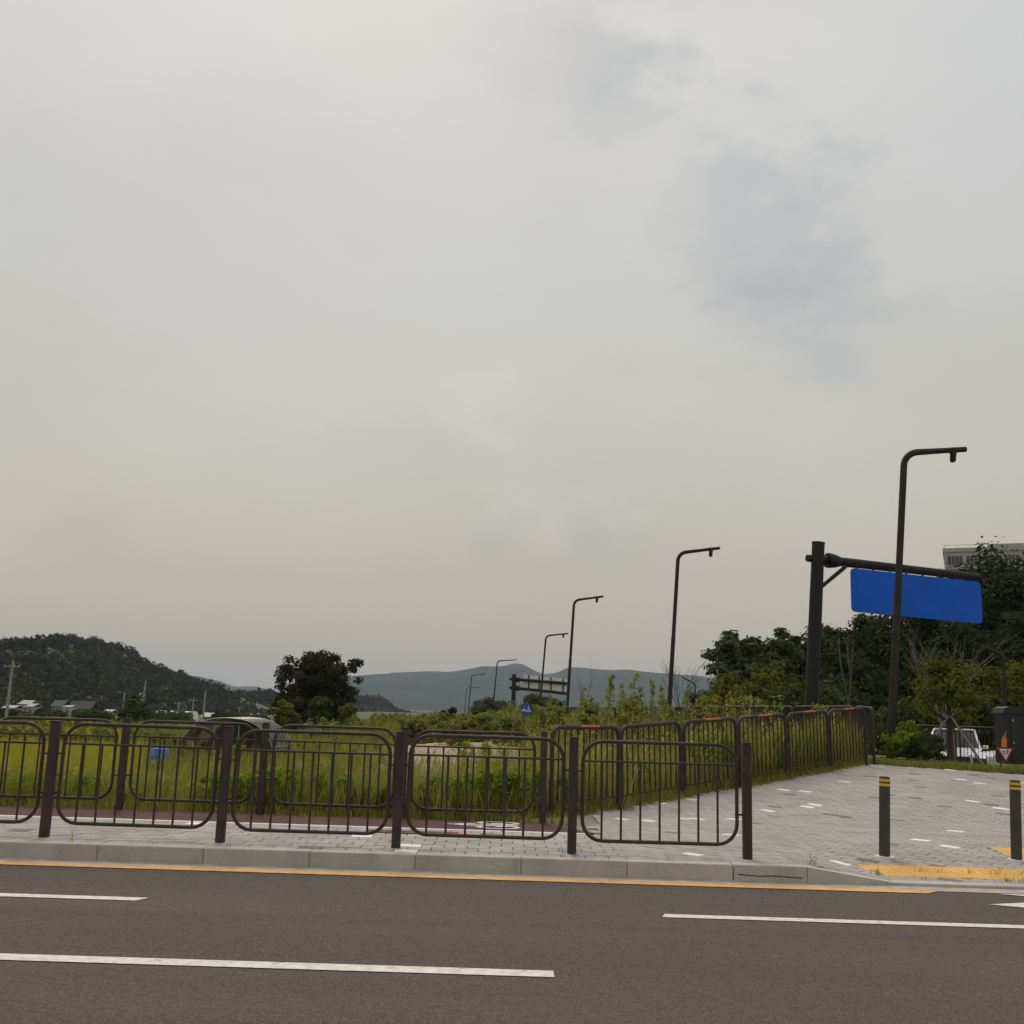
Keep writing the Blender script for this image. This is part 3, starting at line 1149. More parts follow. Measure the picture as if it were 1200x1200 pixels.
# ------------------------------------------------------------------ blank blue direction sign on its cantilever
Y1 = 28.0
base = at(949, 838, Y1)
topp = at(959, 637, Y1)
gz = .7
gantry = empty('direction_sign', (base.x - .03, Y1, gz))
tag(gantry, 'blank blue road sign hanging from a dark cantilever pole', 'road sign')
lean = math.atan2(topp.x - base.x, topp.z - base.z)
O = Vector((base.x - .03, Y1, gz))
loc = lambda p_: tuple(Vector(p_) - O)
MB().tube([(0, 0, 0), loc(topp)], [.18, .165], 16).build('pole', 'pole_dark', gantry, True)
tcap = Vector(loc(topp))
MB().tube([tcap, tcap + Vector((.003, 0, .035))], [.178, .172], 16).build('pole_cap', 'pole_dark', gantry, True)
MB().box((0, 0, .02), (.6, .6, .04), 0, .006).build('base_plate', 'pole_dark', gantry)
a0 = at(946, 654, Y1 - .02)
a1 = at(1147, 676.5, Y1 + 1.8)
ad = (a1 - a0).normalized()
MB().tube([loc(a0), loc(a0 + ad * 1.2), loc(a1)], [.095, .125, .105], 14).build('arm', 'pole_dark', gantry, True)
fl = a0 + ad * .62
MB().tube([loc(fl), loc(fl + ad * .10), loc(fl + ad * .28), loc(fl + ad * .42)], [.20, .20, .17, .125], 14).build('flange', 'pole_dark', gantry, True)
b0, b1 = at(962, 688, Y1 - .02), at(991, 664, Y1 + .2)
MB().tube([loc(b0), loc((b0 + b1) / 2), loc(b1)], .055, 8).build('brace', 'pole_dark', gantry, True)
s0 = a0 + ad * 1.28 + Vector((0, -.16, 0))
Wd = (a1 - a0).length - 1.36
sdown = Vector((0, 0, -1))
nrm = Vector((ad.y, -ad.x, 0)).normalized()
tl = s0 + sdown * .17
Hs = 1.16
rad = .12
out = []
for (cx_, cz_, a_) in ((Wd - rad, -rad, 90), (rad, -rad, 180), (rad, -Hs + rad, 270), (Wd - rad, -Hs + rad, 360)):
    seq = []
    for i in range(6):
        an = R(a_ - 0 + (i * 18 if True else 0)) if a_ != 90 else R(0 + 18 * i)
        if a_ == 90:
            an = R(18 * i)
        elif a_ == 180:
            an = R(90 + 18 * i)
        elif a_ == 270:
            an = R(180 + 18 * i)
        else:
            an = R(270 + 18 * i)
        seq.append((cx_ + rad * math.cos(an), cz_ + rad * math.sin(an)))
    out += seq
poly = [tl + ad * q_[0] + Vector((0, 0, q_[1])) for q_ in out]
board = MB().plate([loc(q_) for q_ in poly], nrm, .05).build('sign_board', 'sign_blue', gantry)
bb = MB().plate([loc(q_ - nrm * .012) for q_ in [tl + ad * (Wd / 2 + (q2[0] - Wd / 2) * .985) + Vector((0, 0, -Hs / 2 + (q2[1] + Hs / 2) * .96)) for q2 in out]], nrm, .010)
bb.build('backing', 'sign_backing', board)
for i in range(8):
    q_ = a0 + ad * (1.5 + (Wd - .5) * i / 7) + Vector((0, -.10, 0))
    MB().box(loc(q_ + Vector((0, 0, -.12))), (.05, .05, .20), 0, .004).build('hanger', 'pole_dark', gantry)

# far gantry: the back of two white panels on twin bars
Y2 = 120.0
gp = at(601, 845, Y2)
g2 = empty('far_sign_gantry', (gp.x, Y2, .5))
tag(g2, 'far dark gantry pole with two bars carrying white sign panels', 'road sign')
O2 = Vector((gp.x, Y2, .5))
l2 = lambda p_: tuple(Vector(p_) - O2)
MB().tube([(0, 0, 0), l2(at(602.5, 790, Y2))], [.26, .23], 12).build('pole', 'pole_dark', g2, True)
for vv0, vv1 in ((796, 801), (806, 813)):
    MB().tube([l2(at(597, vv0 - .5, Y2)), l2(at(666, vv1, Y2))], .17, 8).build('bar', 'pole_dark', g2, True)
    MB().tube([l2(at(604, vv0, Y2)), l2(at(609, vv0 + .4, Y2))], .30, 8).build('flange', 'pole_dark', g2, True)
for u0, u1, vt0, vt1, vb0, vb1 in ((613.5, 638, 790.5, 793, 806.5, 809.5), (638.6, 667, 793, 796, 809.5, 813)):
    q4 = [at(u0, vt0, Y2 + .3), at(u1, vt1, Y2 + .3), at(u1, vb1, Y2 + .3), at(u0, vb0, Y2 + .3)]
    pn = MB().plate([l2(q_) for q_ in q4], (0, 1, 0), .06).build('sign_panel', 'sign_backing', g2)
    for kk in (.25, .75):
        c0, c1 = q4[0].lerp(q4[1], kk), q4[3].lerp(q4[2], kk)
        MB().tube([l2(c0 + Vector((0, -.05, 0))), l2(c1 + Vector((0, -.05, 0)))], .07, 6).build('stiffener', 'pole_dark', pn)

# round blue footway sign
Y3 = 56.0
rc = at(617, 831.5, Y3)
rsn = empty('round_sign', (rc.x, Y3, .1))
tag(rsn, 'small round blue sign with white walking and cycling figures above the weeds', 'road sign')
O3 = Vector((rc.x, Y3, .1))
dz3 = rc.z - .1
MB().tube([(0, .03, 0), (0, .03, dz3 + .2)], .03, 8).build('post', 'bolt_steel', rsn, True)
MB().tube([(0, .0, dz3), (0, -.02, dz3)], .31, 24).build('disc', 'sign_round_blue', rsn)
fig = MB()
fy = -.027


def vbar(mb, p0, p1, wd):
    d = Vector((p1[0] - p0[0], 0, p1[1] - p0[1]))
    nn_ = Vector((-d.z, 0, d.x)).normalized() * wd / 2
    q_ = [Vector((p0[0], fy, p0[1])) - nn_, Vector((p1[0], fy, p1[1])) - nn_, Vector((p1[0], fy, p1[1])) + nn_, Vector((p0[0], fy, p0[1])) + nn_]
    mb.plate(q_, (0, -1, 0), .004)


for p0, p1, wd in (((.09, .02), (.10, .14), .05), ((.10, .16), (.10, .20), .05), ((.09, .03), (.05, -.12), .04), ((.10, .03), (.16, -.12), .04), ((.06, .09), (.15, .06), .03), ((.17, -.1), (.2, -.02), .06),
                   ((-.22, -.05), (-.06, -.05), .03), ((-.2, -.1), (-.2, .0), .09), ((-.06, -.1), (-.06, .0), .09), ((-.17, .0), (-.08, .02), .03), ((-.12, .0), (-.13, .07), .035)):
    vbar(fig, (p0[0], p0[1] + dz3), (p1[0], p1[1] + dz3), wd)
fig.build('symbol', 'sign_white', rsn)


# ------------------------------------------------------------------ foliage builders
def leaf_quads(C, size, rng, upness=.35, aspect=.55, out=None):
    """C (n,3) centres -> vertices (n*4,3) of randomly turned leaves; a leaf is a kite"""
    n = len(C)
    nn_ = rng.normal(size=(n, 3))
    nn_[:, 2] += upness * 2
    if out is not None:
        nn_ = nn_ * .55 + out
    nn_ /= np.linalg.norm(nn_, axis=1, keepdims=True)
    a = rng.normal(size=(n, 3))
    a -= nn_ * (a * nn_).sum(1, keepdims=True)
    a /= np.linalg.norm(a, axis=1, keepdims=True) + 1e-9
    b_ = np.cross(nn_, a)
    s = size * np.exp(rng.normal(size=(n, 1)) * .32)
    V_ = np.stack([C - a * s * .5, C + b_ * s * aspect * .5 - a * s * .05, C + a * s * .55, C - b_ * s * aspect * .5 - a * s * .05], 1).reshape(-1, 3)
    F_ = np.arange(n * 4).reshape(n, 4)
    return V_, F_


def crown_cloud(rng, width, depth, height, n_clumps, per, clump_r, fill=.55, lobes=9, top_heavy=0.0, lobe_r=(.22, .42), reach=.62):
    """leaf centres and tones of an uneven crown centred on the origin (base z = 0)"""
    L = []
    for _ in range(lobes):
        th = rng.uniform(0, 2 * math.pi)
        rr = rng.uniform(.15, reach)
        zz = rng.uniform(.22, .80) + top_heavy * .1
        k_ = math.sqrt(max(.1, 1 - ((zz - .38) / .60) ** 2))
        L.append((rr * math.cos(th) * k_, rr * math.sin(th) * k_, zz, rng.uniform(*lobe_r)))
    L.append((0, 0, .74, lobe_r[0] * 1.1))
    L.append((0, 0, .45, .40))
    L = np.array(L)
    pick = rng.integers(0, len(L), n_clumps)
    d = rng.normal(size=(n_clumps, 3))
    d /= np.linalg.norm(d, axis=1, keepdims=True)
    rad_ = L[pick, 3:4] * (fill + (1 - fill) * rng.uniform(0, 1, size=(n_clumps, 1)) ** .4)
    c_ = L[pick, :3] + d * rad_
    c_[:, 2] = np.clip(c_[:, 2], .02, 1.02)
    ctr = c_ * np.array([width * .66, depth * .66, height])
    ct = rng.uniform(.15, .75, n_clumps)
    idx = np.repeat(np.arange(n_clumps), per)
    off = np.clip(rng.normal(size=(n_clumps * per, 3)), -1.7, 1.7) * clump_r * np.array([1, 1, .7])
    P_ = ctr[idx] + off
    tn = ct[idx] + rng.normal(size=len(idx)) * .14
    mid_ = np.array([0, 0, height * .42])
    o1 = ctr[idx] - mid_
    o1 /= np.linalg.norm(o1, axis=1, keepdims=True) + 1e-6
    o2 = off / clump_r
    return P_, tn, o1 * .9 + o2 * .7


def limbs(mb, base, top, r0, rng, n=6, reach=1.0, spread=(1, 1)):
    base, top = Vector(base), Vector(top)
    mid = base.lerp(top, .5) + Vector((rng.uniform(-.06, .06) * reach, rng.uniform(-.06, .06) * reach, 0))
    mb.tube([base, base.lerp(mid, .25), mid, top], [r0 * 1.25, r0, r0 * .75, r0 * .3], 8)
    for i in range(n):
        f = rng.uniform(.35, .9)
        s = base.lerp(top, f)
        th = 2 * math.pi * (i + rng.uniform(0, .7)) / n
        ln = reach * rng.uniform(.5, 1.0) * (1.15 - f * .5)
        e = s + Vector((math.cos(th) * ln * spread[0], math.sin(th) * ln * spread[1], ln * rng.uniform(.35, .9)))
        m_ = s.lerp(e, .5) + Vector((0, 0, -.06 * ln))
        rr = r0 * (1 - f) * .8 + r0 * .12
        mb.tube([s, m_, e], [rr, rr * .7, rr * .25], 6)


def tree(name, label, cat, base, height, width, mat, seed, clumps=70, per=60, leaf=.2, crown_from=.2, clump_r=None, trunk_r=None, group=None, depth=None, fill=.55, lobes=9, bark='bark', lobe_r=(.22, .42), reach=.62):
    rng = np.random.default_rng(seed)
    root = empty(name, base)
    tag(root, label, cat, group)
    depth = depth or width
    ch_ = height * (1 - crown_from)
    P_, tn, outw = crown_cloud(rng, width, depth, ch_, clumps, per, clump_r or width * .055, fill, lobes, 0.0, lobe_r, reach)
    P_[:, 2] += height * crown_from
    P_[:, 2] = np.maximum(P_[:, 2], .04)
    V_, F_ = leaf_quads(P_, leaf, rng, .35, .6, outw)
    np_object('crown', V_, F_, mat, np.repeat(tn, 4), root)
    tb_ = MB()
    limbs(tb_, (0, 0, -.1), (0, 0, height * .82), trunk_r or max(.03, height * .022), rng, 7, width * .36)
    tb_.build('trunk', bark, root, True)
    return root


def shrub(label, base, height, width, mat, seed, leaf=.12, clumps=46, per=60, group=None, name='shrub', cat='shrub'):
    return tree(name, label, cat, base, height, width, mat, seed, clumps, per, leaf, .02, width * .075, max(.015, height * .012), group, width * .9, .4, 7)


def ground_at(u, y, v=850):
    q_ = at(u, v, y)
    return Vector((q_.x, y, float(ground_h(np.array([q_.x]), np.array([y]))[0])))


def by_photo(u, v_top, y, width_px):
    """base point on the ground, height and width of something measured in the photograph"""
    b_ = ground_at(u, y)
    t_ = at(u, v_top, y)
    return b_, t_.z - b_.z, width_px / FPX * y


# ------------------------------------------------------------------ trees
b_, h_, w_ = by_photo(369, 757, 95, 122)
tree('broadleaf_tree', 'lone dark rounded tree in the fields left of centre', 'tree', b_, h_, w_, 'leaf_black', 23, 320, 85, .25, .0, .26, .22, lobes=46, fill=.62, lobe_r=(.14, .22), reach=.57)
for i, (u, vt, y, wp, mt, lab) in enumerate((
        (330, 822, 88, 34, 'leaf_yellowish', 'small yellowish bush at the left foot of the lone dark tree'),
        (373, 818, 86, 38, 'leaf_mid', 'pointed olive bush in front of the lone dark tree'),
        (408, 827, 87, 34, 'leaf_yellowish', 'low yellowish bush at the right foot of the lone dark tree'),
        (158, 815, 150, 46, 'leaf_mid', 'round olive bush beside the leaning pale utility pole on the left'),
        (48, 832, 260, 22, 'leaf_dark', 'dark bush between the pinkish house and the green roofed house'),
        (66, 834, 240, 30, 'leaf_mid', 'olive bush in front of the green roofed house'),
        (92, 834, 240, 34, 'leaf_mid', 'olive bush in front of the dark roofed barn'),
        (112, 832, 260, 30, 'leaf_dark', 'dark bush at the right end of the dark roofed barn'),
        (6, 833, 240, 20, 'leaf_dark', 'dark bush in front of the white walled shed'),
        (205, 838, 215, 70, 'leaf_mid', 'long olive bush in front of the long white greenhouse'),
        (262, 836, 230, 40, 'leaf_dark', 'dark bush right of the brick red walled house'),
        (28, 838, 120, 22, 'leaf_yellowish', 'yellowish bush among the rice at the left edge'),
        (10, 836, 135, 40, 'leaf_dark', 'dark bush at the foot of the leftmost utility pole'),
        (115, 838, 140, 50, 'leaf_mid', 'low olive bush in the rice left of the big round bush'),
        (300, 838, 170, 60, 'leaf_mid', 'low olive bush behind the tunnel greenhouse'),
        (470, 842, 110, 60, 'leaf_mid', 'low olive bush right of the lone tree below the small hill'),
        (512, 836, 62, 60, 'leaf_weed', 'pale green weedy bush at the left end of the tall weeds'),
        (560, 838, 50, 56, 'leaf_weed', 'pale green bush left of the round blue sign'),
        (488, 838, 58, 44, 'leaf_weed', 'pale weedy bush right of the small far hill'),
        (538, 833, 46, 40, 'leaf_weed', 'pale weedy bush below the tiny far lamps'),
        (598, 832, 48, 44, 'leaf_weed', 'pale weedy bush at the foot of the far sign gantry'),
        (646, 829, 46, 46, 'leaf_grass', 'yellow green bush right of the round blue sign'),
        (690, 824, 40, 44, 'leaf_weed', 'pale weedy bush right of the third nearest lamp'),
        (735, 822, 36, 50, 'leaf_grass', 'yellow green bush among the tall weed stalks'),
        (778, 824, 37, 44, 'leaf_weed', 'pale weedy bush at the foot of the second nearest lamp'),
        (828, 818, 40, 56, 'leaf_grass', 'yellow green bush right of the second nearest lamp'),
        (880, 820, 38, 60, 'leaf_weed', 'pale weedy bush behind the middle of the ramp railing'),
        (858, 880, 20.6, 50, 'leaf_lush', 'leafy bright green bush pressing against the ramp railing'),
        (900, 872, 22.2, 40, 'leaf_lush', 'smaller leafy bush against the upper part of the ramp railing'),
        (525, 833, 68, 24, 'leaf_dark', 'small dark green shrub sticking out of the pale weeds'))):
    b_, h_, w_ = by_photo(u, vt, y, wp)
    shrub(lab, b_, h_, w_, mt, 100 + i, leaf=.0028 * y + .03)

# wood behind the upper road on the right
for i, (u, vt, y, wp, mt, cf, lab) in enumerate((
        (1185, 655, 74, 200, 'leaf_dark', .05, 'tallest dark tree at the right edge, in front of the white building'),
        (1252, 640, 84, 190, 'leaf_dark', .10, 'dark tree just past the right edge of the picture'),
        (1085, 708, 80, 130, 'leaf_dark', .10, 'dark tree directly below and behind the blue sign board'),
        (1030, 712, 86, 120, 'leaf_dark', .10, 'dark tree with ragged top left of the blue sign board'),
        (978, 742, 90, 110, 'leaf_dark', .10, 'dark tree right of the blue sign pole'),
        (938, 748, 96, 60, 'leaf_dark', .10, 'dark narrow tree just left of the blue sign pole'),
        (905, 744, 60, 84, 'leaf_mid', .10, 'loose grey green tree left of the blue sign pole'),
        (868, 748, 74, 84, 'leaf_bluegreen', .10, 'blue green spreading tree at the left end of the wood'),
        (1130, 742, 66, 150, 'leaf_dark', .05, 'dark tree behind the bare branches'),
        (1195, 735, 60, 130, 'leaf_dark', .05, 'dark tree behind the rust brown lamp'),
        (1010, 768, 66, 120, 'leaf_dark', .05, 'dark low tree between the blue sign pole and the nearest lamp'))):
    b_, h_, w_ = by_photo(u, vt, y, wp)
    tree('broadleaf_tree', lab, 'tree', b_, h_ * 1.02, w_, mt, 200 + i, 320 if h_ > 11 else 200, 75, .0042 * y, cf, w_ * .052, None, 'trees of the wood behind the upper road', None, .45, 20, lobe_r=(.16, .32), reach=.66)
for i, (u, vt, y, wp, mt, lab) in enumerate((
        (1085, 792, 44, 120, 'leaf_yellowish', 'large yellow green shrub behind the staked tree'),
        (1165, 782, 45, 110, 'leaf_yellowish', 'large yellow green shrub behind the black cabinet'),
        (1215, 765, 46, 90, 'leaf_yellowish', 'yellow green shrub at the right edge above the cabinet'),
        (1135, 812, 43, 90, 'leaf_mid', 'olive shrub right of the staked tree'),
        (1060, 815, 43, 80, 'leaf_mid', 'olive shrub right of the nearest lamp pole'),
        (1063, 848, 25.2, 52, 'leaf_lush', 'bushy green shrub between the nearest lamp and the staked tree'),
        (1080, 860, 24.6, 48, 'leaf_mid', 'clipped low shrub left of the staked tree'),
        (980, 800, 52, 100, 'leaf_mid', 'olive shrub behind the ramp railing left of the nearest lamp'),
        (900, 790, 54, 90, 'leaf_yellowish', 'yellowish shrub in front of the grey green tree'),
        (850, 796, 56, 80, 'leaf_yellowish', 'yellowish shrub at the left foot of the wood'),
        (935, 800, 50, 70, 'leaf_mid', 'olive shrub left of the blue sign pole'),
        (815, 815, 70, 60, 'leaf_bluegreen', 'grey green shrub right of the bare sapling'),
        (745, 822, 64, 60, 'leaf_bluegreen', 'grey green shrub behind the tall yellow stalks'),
        (640, 818, 74, 46, 'leaf_bluegreen', 'loose dark shrub under the far white sign panels'),
        (572, 820, 95, 44, 'leaf_bluegreen', 'loose dark shrub left of the far sign gantry'))):
    b_, h_, w_ = by_photo(u, vt, y, wp)
    shrub(lab, b_, h_, w_, mt, 300 + i, leaf=max(.075, .0034 * y), clumps=64, per=70, group='shrubs in front of the wood')

# young tree held by stakes
yb = ground_at(1112, 26.2)
yt = tree('young_tree', 'young tree with slim trunk held up by three wooden stakes', 'tree', yb, 2.5, 2.3, 'leaf_yellowish', 41, 40, 55, .10, .42, .16, .085)
for i, (dx, dy) in enumerate(((-.80, -.1), (.30, .45), (.62, -.35))):
    sroot = MB().tube([(yb.x + dx, yb.y + dy, yb.z - .03), (yb.x + dx * .04, yb.y + dy * .04 - .05, yb.z + 1.08)], .030, 8).build('tree_stake', 'stake_wood', None, True)
    tag(sroot, ('wooden stake leaning from the left against the young tree', 'wooden stake behind the young tree, nearly upright', 'pale wooden stake leaning from the right against the young tree')[i], 'stake', 'stakes holding the young tree')


# bare trees
def branchy(label, base, height, seed, n=7, spread=.6, r0=.05, name='bare_tree'):
    rng = random.Random(seed)
    root = empty(name, base)
    tag(root, label, 'tree')
    tk, br = MB(), MB()

    def grow(p0, d, ln, r_, depth, mb):
        p1 = p0 + d * ln * .5 + Vector((rng.uniform(-.05, .05) * ln, rng.uniform(-.05, .05) * ln, 0))
        p2 = p0 + d * ln
        mb.tube([p0, p1, p2], [r_, r_ * .8, r_ * .55], 5)
        if depth == 0:
            return
        for _ in range(3 if depth > 1 else 2):
            dd = (d + Vector((rng.uniform(-1, 1), rng.uniform(-1, 1), rng.uniform(-.2, .6))) * spread).normalized()
            grow(p0.lerp(p2, rng.uniform(.5, 1.0)), dd, ln * rng.uniform(.5, .8), r_ * .55, depth - 1, br)
    tk.tube([(0, 0, -.1), (0, 0, height * .30)], [r0 * 1.2, r0], 7)
    for i in range(n):
        th = 2 * math.pi * i / n + rng.uniform(-.3, .3)
        d = Vector((math.cos(th) * spread * rng.uniform(.5, 1.2), math.sin(th) * spread, 1)).normalized()
        grow(Vector((0, 0, height * .26)), d, height * rng.uniform(.34, .44), r0 * .5, 2, br)
    tk.build('trunk', 'dead_wood', root, True)
    br.build('branches', 'dead_wood', root, True)
    return root


b_, h_, w_ = by_photo(1106, 708, 39, 60)
branchy('leafless tree with grey spreading branches below the blue sign', b_, h_ * .95, 5, 9, .5, .055)
b_, h_, w_ = by_photo(797, 764, 46, 60)
branchy('leafless pale sapling behind the second nearest street lamp', b_, h_, 9, 6, .5, .05)
b_, h_, w_ = by_photo(996, 735, 44, 20)
branchy('thin bare sapling right of the blue sign pole', b_, h_ * .95, 15, 2, .13, .05)
b_, h_, w_ = by_photo(684, 780, 50, 20)
branchy('thin bare twig standing right of the third nearest lamp', b_, h_, 19, 2, .15, .03)


# ------------------------------------------------------------------ weeds, grass, rice
def blades(name, X, Y, Z, H, W, mat, rng, lean=.35, tint=None):
    """grass blades as bent three-face strips"""
    n = len(X)
    th = rng.uniform(0, 2 * math.pi, n)
    dx, dy = np.cos(th), np.sin(th)
    ln = rng.uniform(.05, lean, n) * H
    face = rng.uniform(0, 2 * math.pi, n)
    wx, wy = np.cos(face) * W, np.sin(face) * W
    b0 = np.stack([X, Y, Z], 1)
    p1 = b0 + np.stack([dx * ln * .3, dy * ln * .3, H * .5], 1)
    p2 = b0 + np.stack([dx * ln, dy * ln, H], 1)
    wv = np.stack([wx, wy, np.zeros(n)], 1)
    V_ = np.stack([b0 - wv * .5, b0 + wv * .5, p1 - wv * .42, p1 + wv * .42, p2], 1).reshape(-1, 3)
    o_ = np.arange(n)[:, None] * 5
    F_ = np.concatenate([o_ + np.array([[0, 1, 3]]), o_ + np.array([[0, 3, 2]]), o_ + np.array([[2, 3, 4]])])
    if tint is None:
        tint = rng.uniform(.1, .95, n)
    return V_, F_, np.repeat(tint, 5)


def value_noise(x, y, s, seed=0):
    x, y = np.asarray(x) / s + seed * 17.3, np.asarray(y) / s + seed * 9.1
    xi, yi = np.floor(x), np.floor(y)
    fx, fy_ = x - xi, y - yi
    fx, fy_ = fx * fx * (3 - 2 * fx), fy_ * fy_ * (3 - 2 * fy_)

    def hsh(a, b_):
        v_ = np.sin(a * 127.1 + b_ * 311.7 + seed) * 43758.5453
        return v_ - np.floor(v_)
    return (hsh(xi, yi) * (1 - fx) + hsh(xi + 1, yi) * fx) * (1 - fy_) + (hsh(xi, yi + 1) * (1 - fx) + hsh(xi + 1, yi + 1) * fx) * fy_


def field_side(x, y, margin=.12):
    s, _ = crest_side(x, y)
    return (s < -margin) & (y > WALK_BACK + .1)


class Mass:
    def __init__(self):
        self.V, self.F, self.T, self.n = [], [], [], 0

    def add(self, V_, F_, T_):
        self.V.append(V_)
        self.F.append(F_ + self.n)
        self.T.append(T_)
        self.n += len(V_)

    def build(self, name, mat, label=None):
        o_ = np_object(name, np.concatenate(self.V), np.concatenate(self.F), mat, np.concatenate(self.T), kind='stuff')
        if label:
            o_['label'] = label
        return o_


def scatter(n, x0, x1, y0, y1, rng, cond=None):
    x_, y_ = rng.uniform(x0, x1, n), rng.uniform(y0, y1, n)
    # even density seen from the road: nothing far outside the view
    k_ = np.abs(x_) < .56 * y_ + 3
    if cond is not None:
        k_ &= cond(x_, y_)
    return x_[k_], y_[k_]


rng = np.random.default_rng(21)


def sandy(x_, y_):
    return (y_ > 19) & (y_ < 62) & (x_ > -.102 * y_) & (x_ < .020 * y_)


# roadside grass behind the cycle path
gm = Mass()
for n, x0, x1, y0, y1, hh0, hh1, wd, cond in (
        (26000, -9.5, 1.0, 14.05, 16.4, .18, .62, .012, None),
        (30000, -13, 5.0, 15.5, 23, .30, .80, .014, None),
        (30000, -3, 8.5, 15, 27, .40, 1.25, .014, lambda x_, y_: crest_side(x_, y_)[0] > -6.5),
        (30000, -4, 7.0, 24, 60, .5, 1.25, .028, lambda x_, y_: crest_side(x_, y_)[0] > -7),
        (26000, -30, 2, 22, 70, .35, .85, .032, lambda x_, y_: x_ > -.34 * y_),
        (16000, -60, 4, 60, 140, .5, 1.1, .07, lambda x_, y_: x_ > -.34 * y_),
        (9000, -10, 2.0, 62, 130, .8, 1.7, .07, None)):
    x_, y_ = scatter(n, x0, x1, y0, y1, rng, lambda a, c_: field_side(a, c_) & ~sandy(a, c_) & (cond(a, c_) if cond else True))
    nz = value_noise(x_, y_, 1.6, 3)
    h_ = hh0 + (hh1 - hh0) * np.clip(nz * .8 + rng.uniform(-.1, .45, len(x_)), 0, 1)
    crest_near = (crest_side(x_, y_)[0] > -1.8) & (y_ > 25)
    h_ = np.where(crest_near, h_ * .5, h_)
    near_left = (x_ < -3.4) & (y_ < 19)
    h_ = np.where(near_left, h_ * .82, h_)
    tn = np.clip(.15 + .6 * value_noise(x_, y_, 2.3, 5) + rng.normal(size=len(x_)) * .16, 0, 1)
    gm.add(*blades('g', x_, y_, ground_h(x_, y_) - .02, h_, wd, None, rng, .5, tn))
for n, x0, x1, y0, y1, h0, h1 in ((420, -9, 1.5, 14.2, 18, .5, .9), (1500, -3, 8, 15, 26, .7, 1.3), (1700, -4, 7, 26, 60, .9, 1.7), (900, -20, -3, 18, 50, .6, 1.1)):
    x_, y_ = scatter(n, x0, x1, y0, y1, rng, lambda a, c_: field_side(a, c_) & ~sandy(a, c_) & (crest_side(a, c_)[0] > -9))
    z_ = ground_h(x_, y_)
    h_ = rng.uniform(h0, h1, len(x_)) * (.55 + .6 * value_noise(x_, y_, 1.9, 12))
    sc_ = 1 + (y_ > 26) * .8
    gm.add(*blades('s', x_, y_, z_, h_, .006 * sc_, None, rng, .25, np.full(len(x_), .93)))
    for k_ in range(5):
        C_ = np.stack([x_ + rng.normal(size=len(x_)) * .015, y_ + rng.normal(size=len(x_)) * .015, z_ + h_ * (.86 + .035 * k_)], 1)
        V_, F_ = leaf_quads(C_, .07 * 1.0, rng, .0, .35)
        F3 = np.concatenate([F_[:, [0, 1, 2]], F_[:, [0, 2, 3]]])
        gm.add(V_, F3, np.repeat(rng.uniform(.86, 1.0, len(C_)), 4))
gm.build('grass', 'leaf_grass', 'tall uncut grass on the verge and bank beyond the railings')

# lush leafy weeds at the foot of the bank
lm = Mass()


def leafy_plant(rng, h, nl, leaf):
    z_ = rng.uniform(.12, 1, nl) ** .8 * h
    th = rng.uniform(0, 2 * math.pi, nl)
    rr = rng.uniform(.02, .22, nl) * h * (1.15 - z_ / h * .6)
    return np.stack([np.cos(th) * rr, np.sin(th) * rr, z_], 1)


def weeds(mass, n, x0, x1, y0, y1, h0, h1, leaf, nl, cond=None, aspect=.5):
    x_, y_ = scatter(n, x0, x1, y0, y1, rng, lambda a, c_: field_side(a, c_, .2) & (cond(a, c_) if cond else True))
    z_ = ground_h(x_, y_)
    nz = value_noise(x_, y_, 1.1, 8)
    Cs, Ts = [], []
    for a, c_, d_, k_ in zip(x_, y_, z_, nz):
        h_ = h0 + (h1 - h0) * min(1, max(0, k_ * .9 + rng.uniform(-.1, .3)))
        Cs.append(leafy_plant(rng, h_, nl, leaf) + np.array([a, c_, d_]))
        Ts.append(np.clip(rng.uniform(.1, .75) + rng.normal(size=nl) * .12, 0, 1))
    C_ = np.concatenate(Cs)
    V_, F_ = leaf_quads(C_, leaf, rng, .6, aspect)
    # quads to triangles so the mass keeps one face size
    F3 = np.concatenate([F_[:, [0, 1, 2]], F_[:, [0, 2, 3]]])
    mass.add(V_, F3, np.repeat(np.concatenate(Ts), 4))


weeds(lm, 620, -3.9, 1.3, 14.15, 17.2, .34, .68, .085, 46)
weeds(lm, 160, -9, -3.5, 14.15, 17.0, .2, .5, .07, 34)
weeds(lm, 170, 3.2, 6.6, 17, 22, .5, 1.0, .10, 60, lambda a, c_: crest_side(a, c_)[0] > -2.6)
weeds(lm, 260, 0, 7, 15, 24, .3, .9, .08, 40, lambda a, c_: crest_side(a, c_)[0] > -4)
lm.build('leafy_weeds', 'leaf_lush', 'lush bright green leafy weeds just behind the cycle path')
wm = Mass()
weeds(wm, 420, -4, 8, 24, 62, .6, 1.5, .15, 46, lambda a, c_: (crest_side(a, c_)[0] > -6.5) & ~sandy(a, c_))
weeds(wm, 260, -26, -12, 41.5, 46.5, .5, 1.1, .16, 40, lambda a, c_: a < -.3 * c_)
weeds(wm, 260, -50, -22, 76.5, 90, .5, 1.2, .22, 40, lambda a, c_: a < -.3 * c_)
weeds(wm, 340, -30, -3, 22, 75, .3, .9, .16, 34, lambda a, c_: (a > -.30 * c_) & ~sandy(a, c_))
weeds(wm, 260, -12, 2, 62, 120, .9, 1.9, .26, 46)
wm.build('pale_weeds', 'leaf_weed', 'pale olive weeds spreading over the bank and the fallow field')

